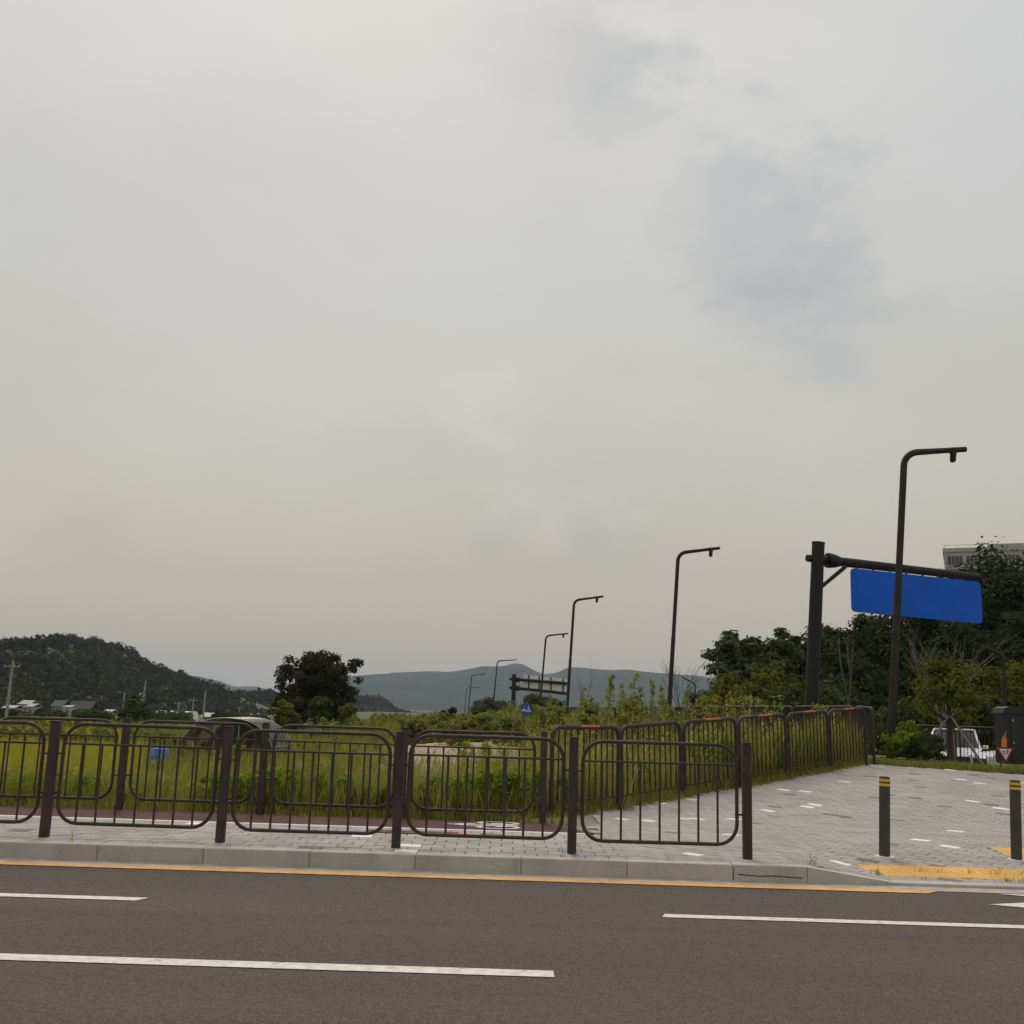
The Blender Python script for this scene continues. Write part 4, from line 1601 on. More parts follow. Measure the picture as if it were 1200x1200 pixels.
# rice
rm = Mass()
for n, x0, x1, y0, y1, wd in ((36000, -34, -5, 20.5, 41, .022), (20000, -60, -10, 47, 76, .05), (14000, -110, -30, 92, 135, .12), (12000, -140, -40, 150, 205, .22)):
    x_, y_ = scatter(n, x0, x1, y0, y1, rng, lambda a, c_: (a < -.33 * c_) & (a > -.62 * c_))
    h_ = rng.uniform(.55, .80, len(x_))
    tn = np.clip(.2 + .5 * value_noise(x_, y_, 4, 2) + rng.normal(size=len(x_)) * .15, 0, 1)
    rm.add(*blades('r', x_, y_, ground_h(x_, y_) - .02, h_, wd, None, rng, .4, tn))
rm.build('rice', 'leaf_rice', 'bright yellow green rice standing in the paddies on the left')

# rough grass at the back of the plaza and tufts in the joints
em = Mass()
x_ = rng.uniform(7.9, 14, 5200)
y_ = back_line_y(x_) + np.abs(rng.normal(size=5200)) * .55 + .05
em.add(*blades('e', x_, y_, ground_h(x_, y_) - .02, rng.uniform(.03, .17, 5200) * (1 + sstep(10, 11.5, x_)), .014, None, rng, .8, rng.uniform(.1, .7, 5200)))
tt_ = rng.uniform(0, 1, 4200)
tt_ = tt_[value_noise(tt_ * 11, tt_ * 0, .45, 31) > rng.uniform(.1, .9, 4200)]
n_ = len(tt_)
x_ = .6 + 7.1 * tt_ + rng.normal(size=n_) * .07
y_ = 14.75 + 8.25 * tt_ + np.abs(rng.normal(size=n_)) * .16
em.add(*blades('e', x_, y_, plaza_h(x_, y_) - .03, rng.uniform(.03, .20, n_) * (.5 + value_noise(tt_ * 11, tt_ * 0, .3, 9)), .012, None, rng, .9, rng.uniform(.2, 1, n_)))
x_ = rng.uniform(-9, .9, 3000)
y_ = WALK_BACK - .04 + rng.normal(size=3000) * .05
em.add(*blades('e', x_, y_, np.full(3000, .11), rng.uniform(.05, .22, 3000), .010, None, rng, .8, rng.uniform(.2, 1, 3000)))
for cx_, cy_, n, hh in ((3.72, 11.0, 8, .10), (4.25, 11.28, 6, .12), (4.45, 11.28, 7, .08), (4.72, 11.26, 8, .08), (5.02, 11.26, 9, .09), (5.28, 11.27, 7, .09), (4.92, 10.83, 14, .08), (5.05, 10.80, 12, .09),
                        (5.35, 10.86, 13, .07), (4.1, 10.84, 6, .05), (3.0, 10.72, 7, .17), (2.93, 10.74, 6, .06), (-4.1, 10.72, 5, .14), (.64, 10.7, 4, .16), (1.6, 10.72, 3, .14), (-2.6, 10.72, 4, .07), (5.6, 11.0, 7, .06)):
    x_ = cx_ + rng.normal(size=n) * .035
    y_ = cy_ + rng.normal(size=n) * .012
    em.add(*blades('e', x_, y_, plaza_h(x_, y_) - .02, rng.uniform(.5, 1, n) * hh + .02, .008, None, rng, 1.0, rng.uniform(.3, 1, n)))
em.build('edge_grass', 'leaf_grass', 'short grass fringing the paving and growing in its joints')

# single tall stalks that stand above the weeds
def stalk(label, u, vt, y, seed, group, mat='leaf_weed'):
    rg = np.random.default_rng(seed)
    b_ = ground_at(u, y)
    h_ = max(.8, at(u, vt, y).z - b_.z)
    root = empty('tall_weed', b_)
    tag(root, label, 'weed', group)
    bend = rg.uniform(-.12, .12, 2) * h_
    MB().tube([(0, 0, -.03), (bend[0] * .3, bend[1] * .3, h_ * .5), (bend[0], bend[1], h_)], [.014, .011, .004], 5).build('stem', mat, root)
    n = 90
    z_ = rg.uniform(.25, 1.0, n) * h_
    fr = z_ / h_
    th = rg.uniform(0, 2 * math.pi, n)
    rr = rg.uniform(.02, .16, n) * (1.25 - fr * .7)
    C_ = np.stack([bend[0] * fr ** 1.6 + np.cos(th) * rr, bend[1] * fr ** 1.6 + np.sin(th) * rr, z_], 1)
    V_, F_ = leaf_quads(C_, .16, rg, .2, .4)
    np_object('leaves', V_, F_, mat, np.repeat(rg.uniform(.4, .95, n), 4), root)


ORD = ('first', 'second', 'third', 'fourth', 'fifth', 'sixth', 'seventh', 'eighth', 'ninth', 'tenth', 'eleventh', 'twelfth', 'thirteenth', 'fourteenth', 'fifteenth', 'sixteenth',
       'seventeenth', 'eighteenth', 'nineteenth', 'twentieth', 'twenty-first')
for i, (u, vt, y) in enumerate(sorted(((706, 790, 30), (718, 800, 31), (731, 788, 29), (738, 802, 30), (752, 806, 33), (725, 812, 28), (676, 806, 36), (655, 815, 34), (697, 815, 33), (762, 798, 36), (783, 806, 34),
                                       (800, 808, 30), (770, 815, 27), (600, 828, 45), (632, 826, 40), (586, 832, 42), (644, 822, 44), (690, 822, 26), (830, 815, 32), (857, 812, 34), (880, 815, 36)))):
    stalk('tall pale green weed stalk on the bank behind the ramp railing, %s from the left' % ORD[i], u, vt, y, 500 + i, 'tall weed stalks on the bank')
for i, (u, vt, y) in enumerate(((548, 868, 19), (566, 872, 18.5), (590, 880, 18))):
    stalk('dark leafy weed stalk in front of the bare sandy ground, %s of three' % ('leftmost', 'middle', 'rightmost')[i], u, vt, y, 560 + i, 'weed stalks before the sandy ground', 'leaf_lush')

# bare sandy ground in the fallow field
sx_, sf_ = [], []
NS = 24
for i in range(NS + 1):
    y_ = 20 + 42 * i / NS
    for k_ in (-.104, -.06, -.02, .021):
        xx = k_ * y_ + .5 * math.sin(i * 1.3 + k_ * 40)
        zz = float(ground_h(np.array([xx]), np.array([y_]))[0]) + .05 + (.45 * math.exp(-((y_ - 34) / 4.5) ** 2) + .5 * math.exp(-((y_ - 48) / 7) ** 2)) * (1 if abs(k_ + .03) < .05 else .25)
        sx_.append((xx, y_, zz))
for i in range(NS):
    for j in range(3):
        a = i * 4 + j
        sf_.append((a, a + 1, a + 5, a + 4))
MB().add(sx_, sf_).build('bare_soil', 'sand', None, True, 'structure')

# ------------------------------------------------------------------ things in the field
# tunnel greenhouse
gb = ground_at(264, 38, 880)
gh = empty('tunnel_greenhouse', gb)
tag(gh, 'small arched tunnel greenhouse under grey shade net in the field', 'greenhouse')
wid, hei, dep = 3.35, at(270, 842, 38).z - gb.z, 3.4


def arch(wd, hh, n=14, pw=.85):
    return [(-wd / 2 * math.copysign(abs(math.cos(math.pi * i / n)) ** pw, math.cos(math.pi * i / n)), hh * math.sin(math.pi * i / n) ** pw) for i in range(n + 1)]


ap = arch(wid, hei)
vs, fs = [], []
for k_, yy in enumerate((0, dep)):
    vs += [(x_, yy, z_) for x_, z_ in ap]
for i in range(4, len(ap) - 5):
    fs.append((i, i + 1, i + 1 + len(ap), i + len(ap)))
MB().add(vs, fs).build('shade_net', 'net_film', gh, True)
fs2 = [(i, i + 1, i + 1 + len(ap), i + len(ap)) for i in list(range(0, 4)) + list(range(len(ap) - 5, len(ap) - 1))]
MB().add([(x_ * 1.004, y_, z_) for x_, y_, z_ in vs], fs2).build('side_film', 'net_film', gh, True)
MB().add([(x_ * .98, dep - .05, z_ * .98) for x_, z_ in ap], [tuple(range(len(ap)))]).build('end_wall', 'net_grey', gh)
for k_ in range(7):
    MB().tube([(x_ * 1.01, dep * k_ / 6, z_ * 1.01) for x_, z_ in ap], .022, 6).build('hoop', 'tube_steel', gh, True)
for z_, x_ in ((hei * 1.01, 0), (hei * .78, -wid * .345), (hei * .78, wid * .345), (hei * .38, -wid * .478), (hei * .38, wid * .478)):
    MB().tube([(x_, 0, z_), (x_, dep, z_)], .018, 6).build('purlin', 'tube_steel', gh)
for x_ in (-.42, .42):
    MB().tube([(x_, -.01, 0), (x_, -.01, hei * .86)], .025, 6).build('door_post', 'tube_steel', gh)
MB().tube([(-.42, -.01, hei * .86), (.42, -.01, hei * .86)], .025, 6).build('door_lintel', 'tube_steel', gh)

bl = ground_at(187, 33, 885)
bt = at(187, 878, 33)
br_ = empty('blue_barrel', (bl.x, bl.y, bt.z - .62))
br_.location.z = bl.z
hb_ = bt.z - bl.z
tag(br_, 'blue plastic barrel standing among the weeds in the field', 'barrel')
prof = [(0, .24), (.02, .265), (hb_ * .25, .285), (hb_ * .28, .295), (hb_ * .31, .285), (hb_ * .66, .285), (hb_ * .69, .295), (hb_ * .72, .285), (hb_ * .96, .26), (hb_, .24)]
MB().tube([(0, 0, q_[0]) for q_ in prof], [q_[1] for q_ in prof], 18).build('body', 'barrel_blue', br_, True)
MB().tube([(0, 0, hb_), (0, 0, hb_ + .03)], [.25, .22], 18).build('lid', 'barrel_blue', br_)


def heap(name, label, cat, base, wx, wy, hz, mat, seed, n=16):
    rg = random.Random(seed)
    vs, fs = [], []
    for i in range(n + 1):
        for j in range(n + 1):
            a, c_ = -1 + 2 * i / n, -1 + 2 * j / n
            rr = math.hypot(a, c_)
            z_ = max(0, 1 - rr ** 4) * hz * (.75 + .25 * math.sin(a * 7 + seed) * math.cos(c_ * 6)) + rg.uniform(-.03, .03) * hz * 2
            vs.append((a * wx / 2, c_ * wy / 2, max(-.05, z_)))
    for i in range(n):
        for j in range(n):
            q_ = i * (n + 1) + j
            fs.append((q_, q_ + n + 1, q_ + n + 2, q_ + 1))
    o_ = MB().add(vs, fs).build(name, mat, None, True)
    o_.location = base
    tag(o_, label, cat)
    return o_


def heap_by_photo(name, label, cat, u, vt, y, wp, mat, seed):
    b_, h_, w_ = by_photo(u, vt, y, wp)
    return heap(name, label, cat, b_, w_, w_ * .8, h_ * 1.05, mat, seed)


heap_by_photo('plastic_sheet', 'white plastic sheet heaped up in the weeds, right of the dark one', 'sheet', 500, 896, 19.6, 76, 'sheet_white', 1)
heap_by_photo('plastic_sheet', 'white plastic sheet partly under the dark sheet in the weeds', 'sheet', 452, 900, 19.0, 50, 'sheet_white', 2)
heap_by_photo('dark_sheet', 'crumpled dark sheet lying on the white plastic in the weeds', 'sheet', 452, 890, 20.2, 58, 'sheet_dark', 3)
heap_by_photo('feed_sack', 'pale sack lying in the grass left of the blue barrel', 'sack', 135, 884, 31, 8, 'sheet_white', 4)
heap_by_photo('feed_sack', 'pale sack leaning in the weeds right of the tunnel greenhouse', 'sack', 354, 893, 26, 12, 'sheet_white', 5)


# ------------------------------------------------------------------ village under the hill
def house(label, u0, u1, v_eave, v_ridge, v_base, y, wall, roof, cat='house', name='house', windows=2, depth=6.0, group='small buildings under the wooded hill'):
    p0, p1 = at(u0, v_base, y), at(u1, v_base, y)
    ze, zr = at(u0, v_eave, y).z, at((u0 + u1) / 2, v_ridge, y).z
    cx_, wd = (p0.x + p1.x) / 2, p1.x - p0.x
    zb = float(ground_h(np.array([cx_]), np.array([y]))[0])
    root = empty(name, (cx_, y, zb))
    tag(root, label, cat, group)
    he, hr = ze - zb, zr - zb
    MB().box((0, depth / 2, he / 2 - .2), (wd, depth, he + .4)).build('wall', wall, root)
    ov = .35
    rf = MB()
    vs = [(-wd / 2 - ov, -ov, he - .08), (wd / 2 + ov, -ov, he - .08), (wd / 2 + ov, depth / 2, hr), (-wd / 2 - ov, depth / 2, hr), (-wd / 2 - ov, depth + ov, he - .08), (wd / 2 + ov, depth + ov, he - .08)]
    vs += [(x_, y_, z_ + .16) for x_, y_, z_ in vs]
    rf.add(vs, [(6, 7, 8, 9), (9, 8, 11, 10), (0, 3, 2, 1), (3, 4, 5, 2), (0, 1, 7, 6), (1, 2, 8, 7), (2, 5, 11, 8), (5, 4, 10, 11), (4, 3, 9, 10), (3, 0, 6, 9)])
    rf.build('roof', roof, root)
    for i in range(windows):
        x_ = -wd / 2 + wd * (i + .7) / (windows + .4)
        wn = MB().box((x_, -.02, he * .55), (min(1.2, wd * .2), .06, min(1.1, he * .4))).build('window', 'window_dark', root)
        MB().box((x_, -.04, he * .55 - min(1.1, he * .4) / 2 - .05), (min(1.35, wd * .23), .12, .09)).build('sill', 'wall_pale', wn)
    MB().box((wd * .32, -.02, he * .36), (min(1.0, wd * .16), .06, he * .72)).build('door', 'roof_dark', root)
    return root


house('white walled shed at the far left edge under the hill', 2, 15, 829.5, 827, 840, 300, 'wall_pale', 'roof_pale', windows=1)
house('small house with pinkish wall and pale roof left of the green roofed one', 21, 33, 825, 821, 838, 310, 'wall_pink', 'roof_pale')
house('low white roofed shed just right of the pinkish house', 30, 37, 828, 825, 838, 300, 'wall_grey', 'roof_pale', windows=1)
house('house with dark green roof under the wooded hill', 59, 72, 828, 821, 838, 320, 'wall_grey', 'roof_green')
house('small white box house right of the green roofed house', 74, 81, 828.5, 827, 838, 310, 'wall_pale', 'roof_pale', windows=1)
house('long dark roofed barn at the foot of the hill', 79, 105, 832, 822, 840, 330, 'wall_grey', 'roof_dark', cat='barn', name='barn', windows=3)
house('small pale hut beside the olive bush', 120, 127, 835, 832, 844, 250, 'wall_pale', 'roof_pale', windows=1)
house('brick red walled house right of the long white greenhouse', 236, 254, 840, 836, 850, 260, 'roof_red', 'roof_pale')
house('far pale roofed house left of the lone dark tree', 290, 307, 841, 836.5, 848, 300, 'wall_grey', 'roof_pale')
house('tiny pale tower house above the olive bush', 155, 160, 815, 812, 840, 360, 'wall_pale', 'wall_grey', windows=1)

# long white greenhouse
wg0, wg1 = at(183, 838, 240), at(229, 841, 240)
wzb = float(ground_h(np.array([wg0.x]), np.array([240.]))[0])
wg = empty('long_greenhouse', ((wg0.x + wg1.x) / 2, 240, wzb))
tag(wg, 'long bright white plastic greenhouse below the wooded hill', 'greenhouse', 'small buildings under the wooded hill')
Lg = wg1.x - wg0.x
hg = at(200, 833, 240).z - wzb
sec = arch(4.5, hg, 12, .62)
vs, fs = [], []
for k_ in range(9):
    x_ = -Lg / 2 + Lg * k_ / 8
    vs += [(x_, q_[0], q_[1]) for q_ in sec]
for k_ in range(8):
    for i in range(len(sec) - 1):
        a = k_ * len(sec) + i
        fs.append((a, a + 1, a + len(sec) + 1, a + len(sec)))
fs.append(tuple(range(len(sec))))
fs.append(tuple(range(8 * len(sec), 9 * len(sec))))
MB().add(vs, fs).build('film_cover', 'film_white', wg, True)
for k_ in range(9):
    x_ = -Lg / 2 + Lg * k_ / 8
    MB().tube([(x_, q_[0] * 1.01, q_[1] * 1.01) for q_ in sec], .05, 5).build('hoop', 'tube_steel', wg)


# utility poles
def utility_pole(label, u, vt, vb, y, arms=1, lean=.4, mat='pole_concrete'):
    t_ = at(u, vt, y)
    zb = float(ground_h(np.array([t_.x]), np.array([y]))[0])
    h_ = t_.z - zb
    root = empty('utility_pole', (t_.x - math.tan(R(lean)) * h_, y, zb))
    root.rotation_euler = (0, R(lean), 0)
    tag(root, label, 'utility pole', 'utility poles in the fields')
    MB().tube([(0, 0, -.2), (0, 0, h_)], [.20, .12], 10).build('shaft', mat, root, True)
    for k_ in range(arms):
        z_ = h_ * (.90 - .07 * k_)
        ar = MB().box((0, -.14, z_), (1.9, .09, .09)).build('cross_arm', 'pole_concrete', root)
        for x_ in (-.8, -.3, .3, .8):
            MB().tube([(x_, -.14, z_ + .04), (x_, -.14, z_ + .22)], [.05, .035], 6).build('insulator', 'sign_white', ar)


utility_pole('pale utility pole with cross arm at the far left edge', 15.5, 774, 850, 125, 1, .6)
utility_pole('pale utility pole beside the olive bush, leaning slightly right', 171, 797, 850, 150, 0, 2.0)
utility_pole('pale utility pole at the right end of the long white greenhouse', 241, 809, 846, 190, 0, .6)
utility_pole('dim grey utility pole just left of the pale one near the greenhouse', 227, 818, 842, 230, 1, .4, 'wall_grey')
utility_pole('dim grey utility pole with cross arm in front of the long greenhouse', 210, 822, 842, 230, 1, .2, 'wall_grey')
utility_pole('dim thin utility pole left of the olive bush', 146, 812, 846, 200, 0, .4, 'wall_grey')
utility_pole('dim far utility pole left of the lone dark tree', 281, 828, 846, 330, 1, .4, 'wall_grey')

# transmission tower on the ridge at the far left
tw = at(4, 748, 640)
tz = at(4, 768, 640).z
tower = empty('transmission_tower', (tw.x, 640, tz - 3))
tag(tower, 'small lattice transmission tower on the wooded ridge at the left edge', 'tower')
Ht = tw.z - tz + 3
for sx_, sy_ in ((-1, -1), (1, -1), (1, 1), (-1, 1)):
    MB().tube([(sx_ * 2, sy_ * 2, 0), (sx_ * .4, sy_ * .4, Ht)], .14, 5).build('leg', 'tube_steel', tower)
for k_ in range(6):
    z0_, z1_ = Ht * k_ / 6, Ht * (k_ + 1) / 6
    r0_, r1_ = 2 - 1.6 * k_ / 6, 2 - 1.6 * (k_ + 1) / 6
    MB().tube([(-r0_, -r0_, z0_), (r1_, -r1_, z1_)], .08, 4).build('brace', 'tube_steel', tower)
    MB().tube([(r0_, -r0_, z0_), (-r1_, -r1_, z1_)], .08, 4).build('brace', 'tube_steel', tower)
for z_ in (.72, .88):
    MB().tube([(-3, 0, Ht * z_), (3, 0, Ht * z_)], .12, 5).build('cross_arm', 'tube_steel', tower)

# ------------------------------------------------------------------ apartment block over the trees
ya = 230.0
q0, q1 = at(1106, 644, ya), at(1290, 650, ya)
ap_ = empty('apartment_building', (q0.x, ya, 0), R(-23))
tag(ap_, 'pale apartment block showing its top storeys above the trees at right', 'building')
zt = q0.z
Wb = q1.x - q0.x
MB().box((Wb / 2, 7, zt / 2 - 1), (Wb, 14, zt - .8 + 2 - .2)).build('wall', 'wall_pale', ap_)
rf = MB().box((Wb / 2, 7, zt - .2), (Wb + .5, 14.5, .9), 0, .05).build('roof', 'wall_pale', ap_)
rh0, rh1 = at(1153, 640, ya).x - q0.x, at(1192, 640, ya).x - q0.x
MB().box(((rh0 + rh1) / 2, 8, zt + .9), (rh1 - rh0, 6, 1.5), 0, .05).build('plant_room', 'wall_grey', rf)
for k_ in range(14):
    MB().tube([(.2 + k_ * Wb / 14, -.1, zt + .2), (.2 + k_ * Wb / 14, -.1, zt + .9)], .04, 4).build('rail_post', 'tube_steel', rf)
MB().tube([(0, -.1, zt + .9), (Wb, -.1, zt + .9)], .04, 4).build('hand_rail', 'tube_steel', rf)
for fl_ in range(5):
    zc = zt - 2.5 - fl_ * 2.9
    for k_ in range(9):
        xc = .5 + 1.7 + k_ * (Wb - .8) / 9
        wn = MB().box((xc, -.03, zc), (2.9, .12, 1.9)).build('window', 'window_dark', ap_)
        for dx in (-.72, 0, .72):
            MB().box((xc + dx, -.1, zc), (.10, .06, 1.9)).build('mullion', 'wall_pale', wn)
MB().box((.3, -.06, zt / 2), (.5, .2, zt - 1.2)).build('pier', 'wall_pale', ap_)

# ------------------------------------------------------------------ parked cars, cabinet, yield sign
def car(label, base, rz):
    root = empty('parked_car', base, rz)
    tag(root, label, 'car', 'white cars parked behind the railing')
    W2 = .90
    # side profile (x forward) from nose to tail
    low = [(2.25, .42), (2.28, .72), (2.10, .92), (1.15, 1.02), (-2.05, 1.05), (-2.22, .80), (-2.20, .40)]
    body = MB()
    vs, fs = [], []
    for s_, ins in ((-1, .06), (-1, 0), (1, 0), (1, .06)):
        for k_, (x_, z_) in enumerate(low):
            nose = .12 if x_ > 2.0 else (.05 if x_ < -2.0 else 0)
            vs.append((x_ - (ins * .5 if x_ > 0 else -ins * .5), s_ * (W2 - nose - ins), z_ - (ins * .4 if z_ > .6 else 0)))
    n = len(low)
    for r_ in range(3):
        for k_ in range(n):
            fs.append((r_ * n + k_, r_ * n + (k_ + 1) % n, (r_ + 1) * n + (k_ + 1) % n, (r_ + 1) * n + k_))
    fs += [tuple(range(n)), tuple(range(4 * n - 1, 3 * n - 1, -1))]
    # order rows by width so the shell closes from side to side
    body.add(vs, fs).build('body', 'car_white', root)
    cab = [(1.10, 1.00), (.35, 1.58), (-1.55, 1.60), (-2.02, 1.03)]
    vs = [(x_, s_ * (.80 if z_ < 1.2 else .64), z_) for s_ in (-1, 1) for x_, z_ in cab]
    MB().add(vs, [(0, 1, 2, 3), (7, 6, 5, 4), (0, 4, 5, 1), (2, 6, 7, 3)]).build('window_glass', 'car_glass', root)
    MB().box((-.60, 0, 1.62), (1.95, 1.30, .06), 0, .02).build('roof', 'car_white', root)
    for s_ in (-1, 1):
        MB().tube([(1.08, s_ * .80, 1.02), (.36, s_ * .65, 1.60)], .035, 5).build('pillar', 'car_white', root)
        MB().tube([(-.55, s_ * .815, 1.03), (-.60, s_ * .66, 1.60)], .04, 5).build('pillar', 'car_white', root)
        MB().tube([(-2.02, s_ * .80, 1.04), (-1.56, s_ * .65, 1.61)], .05, 5).build('pillar', 'car_white', root)
        MB().box((2.20, s_ * .60, .78), (.16, .34, .14), 0, .02).build('headlight', 'lens_clear', root)
        MB().box((-2.20, s_ * .66, .84), (.10, .24, .20), 0, .02).build('tail_light', 'sign_red', root)
        MB().box((.75, s_ * .98, 1.06), (.10, .18, .13), 0, .02).build('mirror', 'car_white', root)
        for x_ in (1.42, -1.42):
            wh = MB().tube([(x_, s_ * .70, .33), (x_, s_ * .90, .33)], .33, 18).build('wheel', 'tyre_rubber', root)
            MB().tube([(x_, s_ * .89, .33), (x_, s_ * .915, .33)], .21, 14).build('rim', 'bolt_steel', wh)
    MB().box((2.275, 0, .66), (.06, 1.05, .20), 0, .01).build('grille', 'car_trim', root)
    MB().box((2.30, 0, .50), (.05, .46, .11), 0, .005).build('number_plate', 'sign_white', root)
    return root


cb = at(1119, 905, 36)
cz = float(ground_h(np.array([cb.x]), np.array([38.5]))[0])
car('white car facing the plaza, seen through the railing behind the young tree', (cb.x + .9, 38.1, cz), R(-113))
cb2 = at(1212, 905, 34)
car('white car at the right edge, mostly hidden by the black cabinet', (cb2.x + .9, 34.6, float(ground_h(np.array([cb2.x]), np.array([34.]))[0])), R(178))

kb = at(1181, 908, 23.4)
kz = float(ground_h(np.array([kb.x + .4]), np.array([23.6]))[0])
kt = at(1190, 828, 23.4).z
cab_ = empty('control_cabinet', (kb.x + .42, 23.7, kz))
tag(cab_, 'black roadside control cabinet with sloping top at the right edge', 'cabinet')
Hc = kt - kz
MB().box((0, 0, (Hc - .14) / 2 + .06), (.84, .5, Hc - .26), 0, .012).build('body', 'cabinet_black', cab_)
MB().box((0, 0, .05), (.90, .56, .12), 0, .01).build('plinth', 'gutter_concrete', cab_)
tpm = MB()
prof = [(-.46, Hc - .15), (-.40, Hc - .04), (-.30, Hc), (.30, Hc), (.40, Hc - .04), (.46, Hc - .15)]
vs = [(x_, y_, z_) for y_ in (-.29, .29) for x_, z_ in prof]
tpm.add(vs, [(0, 1, 2, 3, 4, 5)[::-1], (6, 7, 8, 9, 10, 11)] + [(i, (i + 1) % 6, 6 + (i + 1) % 6, 6 + i) for i in range(6)])
tpm.build('top', 'cabinet_black', cab_)
dr = MB().box((.04, -.258, Hc * .48), (.66, .02, Hc * .72), 0, .005).build('door', 'cabinet_black', cab_)
for z_ in (.78, .42):
    MB().tube([(-.24, -.265, Hc * z_), (-.24, -.285, Hc * z_)], .022, 8).build('lock', 'bolt_steel', dr)

ty_ = 23.0
tcn = at(1178, 882, ty_)
tz0 = float(ground_h(np.array([tcn.x]), np.array([ty_]))[0])
ys = empty('yield_sign', (tcn.x, ty_, tz0))
tag(ys, 'small white triangle sign with red border pointing down, beside the black cabinet', 'road sign')
hc_ = tcn.z - tz0
MB().tube([(-.09, .03, -.05), (-.09, .03, hc_ + .75)], .018, 8).build('post', 'rail_paint', ys)
s_ = .175


def tri(k_, y_):
    return [(-s_ * k_, y_, hc_ + .10 * k_), (0, y_, hc_ - .20 * k_), (s_ * k_, y_, hc_ + .10 * k_)]


MB().plate(tri(1.0, 0), (0, -1, 0), .010).build('border', 'sign_red', ys)
fc = MB().plate(tri(.72, -.0105), (0, -1, 0), .004).build('face', 'sign_white', ys)
mk = MB()
fy = -.0155
for p0, p1, wd in (((-.055, .04), (-.055, .005), .018), ((-.03, .045), (-.03, -.005), .014), ((.02, .045), (.055, .045), .014), ((.02, .012), (.055, .012), .014), ((.02, .045), (.02, .012), .014), ((.055, .045), (.055, .012), .014), ((-.05, -.02), (.05, -.02), .012)):
    vbar(mk, (p0[0], p0[1] + hc_), (p1[0], p1[1] + hc_), wd)
mk.build('lettering', 'sign_black', ys)
fz = at(1176, 875, ty_).z - tz0
fb = [(-.06, fz), (.05, fz - .01), (.065, fz + .13), (.04, fz + .22), (.06, fz + .33), (.02, fz + .24), (-.03, fz + .17), (-.05, fz + .08)]
MB().plate([(x_ - .02, -.0, z_) for x_, z_ in fb], (0, -1, 0), .012).build('orange_marker', 'reflect_orange', ys)


# ------------------------------------------------------------------ wooded hills and mountains
def ridge(name, prof, y_front, depth, foot, mat, kind='structure', rough=2.0, seed=1, nx_=60, ny_=16, label=None):
    """hill whose skyline follows measured (u, v) at the ridge distance y_front+depth/2; real relief front and back"""
    yr = y_front + depth * .5
    us = np.array([p_[0] for p_ in prof], float)
    sk = [at(p_[0], p_[1], yr) for p_ in prof]
    xs_ = np.array([q_.x for q_ in sk])
    zs_ = np.array([q_.z for q_ in sk])
    X_ = np.linspace(xs_[0], xs_[-1], nx_)
    Zr = np.interp(X_, xs_, zs_)
    vs = []
    for j in range(ny_ + 1):
        f_ = j / ny_
        k_ = math.sin(math.pi * f_) ** .8 if 0 < f_ < 1 else 0.0
        y_ = y_front + depth * f_
        nz = (value_noise(X_, np.full(nx_, y_), depth * .22, seed) - .5) * rough * 2 + (value_noise(X_, np.full(nx_, y_), depth * .07, seed + 3) - .5) * rough
        z_ = foot + (Zr - foot) * k_ + nz * (.25 + .75 * k_) * (0 if j in (0, ny_) else 1) * (1 if abs(f_ - .5) > .05 else .35)
        for a, c_ in zip(X_, z_):
            vs.append((a, y_, c_))
    vs = np.array(vs)
    ii_ = (np.arange(ny_)[:, None] * nx_ + np.arange(nx_ - 1)[None, :]).ravel()
    F_ = np.stack([ii_, ii_ + 1, ii_ + 1 + nx_, ii_ + nx_], 1)
    o_ = np_object(name, vs, F_, mat, kind=kind, smooth=True)
    if label:
        o_['label'] = label
    return X_, Zr, vs.reshape(ny_ + 1, nx_, 3)


def wood_on(grid, name, label, n, crown, leaf, mat, seed, per=46, sink=.2, front=.62):
    rg = np.random.default_rng(seed)
    gy0, gx0 = grid.shape[0] - 1, grid.shape[1] - 1
    fj = rg.uniform(.01, front, n) * gy0
    fi = rg.uniform(0, 1, n) * gx0
    j0, i0 = np.minimum(fj.astype(int), gy0 - 1), np.minimum(fi.astype(int), gx0 - 1)
    a, c_ = (fi - i0)[:, None], (fj - j0)[:, None]
    P_ = (grid[j0, i0] * (1 - a) + grid[j0, i0 + 1] * a) * (1 - c_) + (grid[j0 + 1, i0] * (1 - a) + grid[j0 + 1, i0 + 1] * a) * c_
    r_ = crown * rg.uniform(.6, 1.3, n)
    idx = np.repeat(np.arange(n), per)
    d = rg.normal(size=(n * per, 3))
    d /= np.linalg.norm(d, axis=1, keepdims=True)
    d[:, 2] = np.abs(d[:, 2]) * 1.15 - .25
    C_ = P_[idx] + d * (r_[idx] * .5 * rg.uniform(.75, 1.08, n * per))[:, None]
    C_[:, 2] += r_[idx] * (.5 - sink) - crown * .25
    V_, F_ = leaf_quads(C_, leaf, rg, .3, .8, d * 1.5)
    tn = np.clip(rg.uniform(.05, .8, n)[idx] + rg.normal(size=n * per) * .05, 0, 1)
    o_ = np_object(name, V_, F_, mat, np.repeat(tn, 4), kind='stuff')
    o_['label'] = label


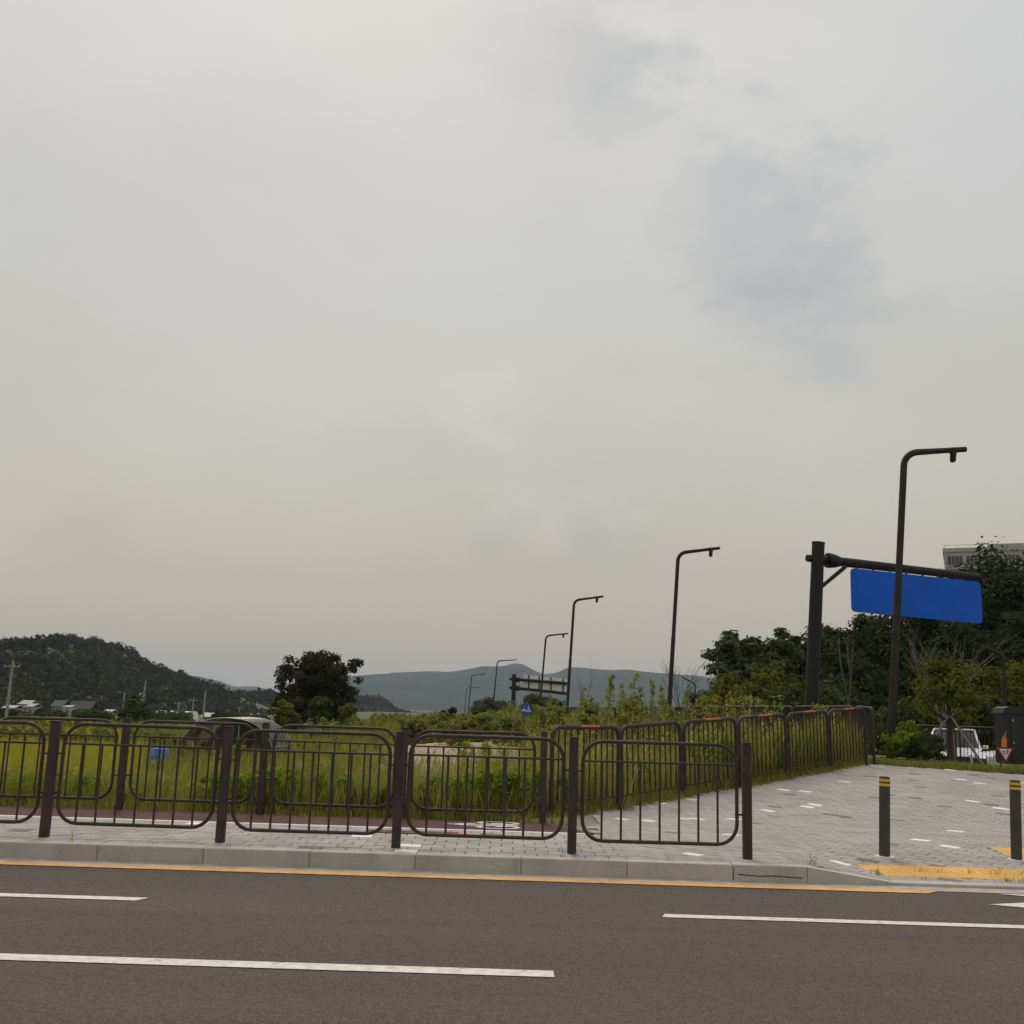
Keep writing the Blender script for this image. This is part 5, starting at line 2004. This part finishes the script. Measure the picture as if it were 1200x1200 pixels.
# the box of hazy air and the hills inside it
_, _, G1 = ridge('hill', [(-420, 801), (-220, 771), (-90, 753), (-20, 763), (10, 765), (45, 765), (75, 761), (100, 757), (122, 759), (136, 771), (155, 783), (180, 791), (205, 802), (230, 807), (252, 817), (268, 829), (285, 839), (300, 847)],
                 420, 420, -6, 'earth', rough=1.2, seed=4, nx_=90, ny_=20)
wood_on(G1, 'hillside_wood', 'dark wood covering the low hill on the left', 3600, 7.0, 1.25, 'leaf_forest', 61, 64, .05)
_, _, G2 = ridge('hill', [(180, 834), (240, 828), (262, 822), (290, 820), (312, 818), (335, 824), (380, 838), (420, 850)], 760, 300, -6, 'earth', rough=1.0, seed=6, nx_=50, ny_=12)
wood_on(G2, 'hillside_wood', 'distant wood between the left hill and the lone dark tree', 900, 9.0, 2.2, 'leaf_forest', 62, 34, .05)
_, _, G3 = ridge('hill', [(330, 846), (380, 832), (405, 824), (425, 823), (445, 824), (458, 834), (475, 842), (500, 850), (540, 858)], 1100, 420, -8, 'earth', rough=2, seed=7, nx_=50, ny_=12)
wood_on(G3, 'hillside_wood', 'dark wood on the small hill right of the lone tree', 1500, 11.0, 3.0, 'leaf_forest', 63, 26, .05)
_, _, G4 = ridge('hill', [(1240, 852), (1330, 826), (1500, 800), (1750, 796), (2000, 815), (2300, 850)], 190, 130, -2, 'earth', rough=1.0, seed=12, nx_=40, ny_=10)
wood_on(G4, 'hillside_wood', 'dark wood on the low rise beyond the right edge', 420, 7.0, 1.25, 'leaf_forest', 64, 50, .05)
ridge('mountain', [(180, 815), (205, 797), (225, 793), (245, 797), (262, 804), (285, 807), (305, 806), (325, 813), (360, 830), (400, 850)], 4600, 1600, -10, 'mountain_wood', rough=10, seed=8, nx_=70)
ridge('mountain', [(300, 850), (350, 822), (400, 802), (425, 796), (455, 791), (490, 790), (520, 788), (545, 784), (562, 781.5), (580, 782), (602, 780), (612, 781), (626, 787), (640, 793), (655, 791), (668, 786), (682, 787), (700, 789), (720, 790), (750, 792),
                   (780, 794), (810, 796), (840, 799), (870, 806), (920, 820), (1000, 836), (1100, 846), (1300, 858)], 3600, 2000, -10, 'mountain_wood', rough=30, seed=9, nx_=220, ny_=44)

# ------------------------------------------------------------------ hazy air
mh = bpy.data.materials.new('haze_air')
mh.use_nodes = True
hn = mh.node_tree
hn.nodes.clear()
pv = hn.nodes.new('ShaderNodeVolumePrincipled')
pv.inputs['Color'].default_value = (.70, .86, 1.0, 1)
pv.inputs['Density'].default_value = 9.0e-5
pv.inputs['Anisotropy'].default_value = 0.0
ho = hn.nodes.new('ShaderNodeOutputMaterial')
hn.links.new(pv.outputs[0], ho.inputs['Volume'])
MATS['haze_air'] = mh
MB().box((0, 3600, 128), (19000, 12200, 280)).build('haze', 'haze_air', kind='stuff')
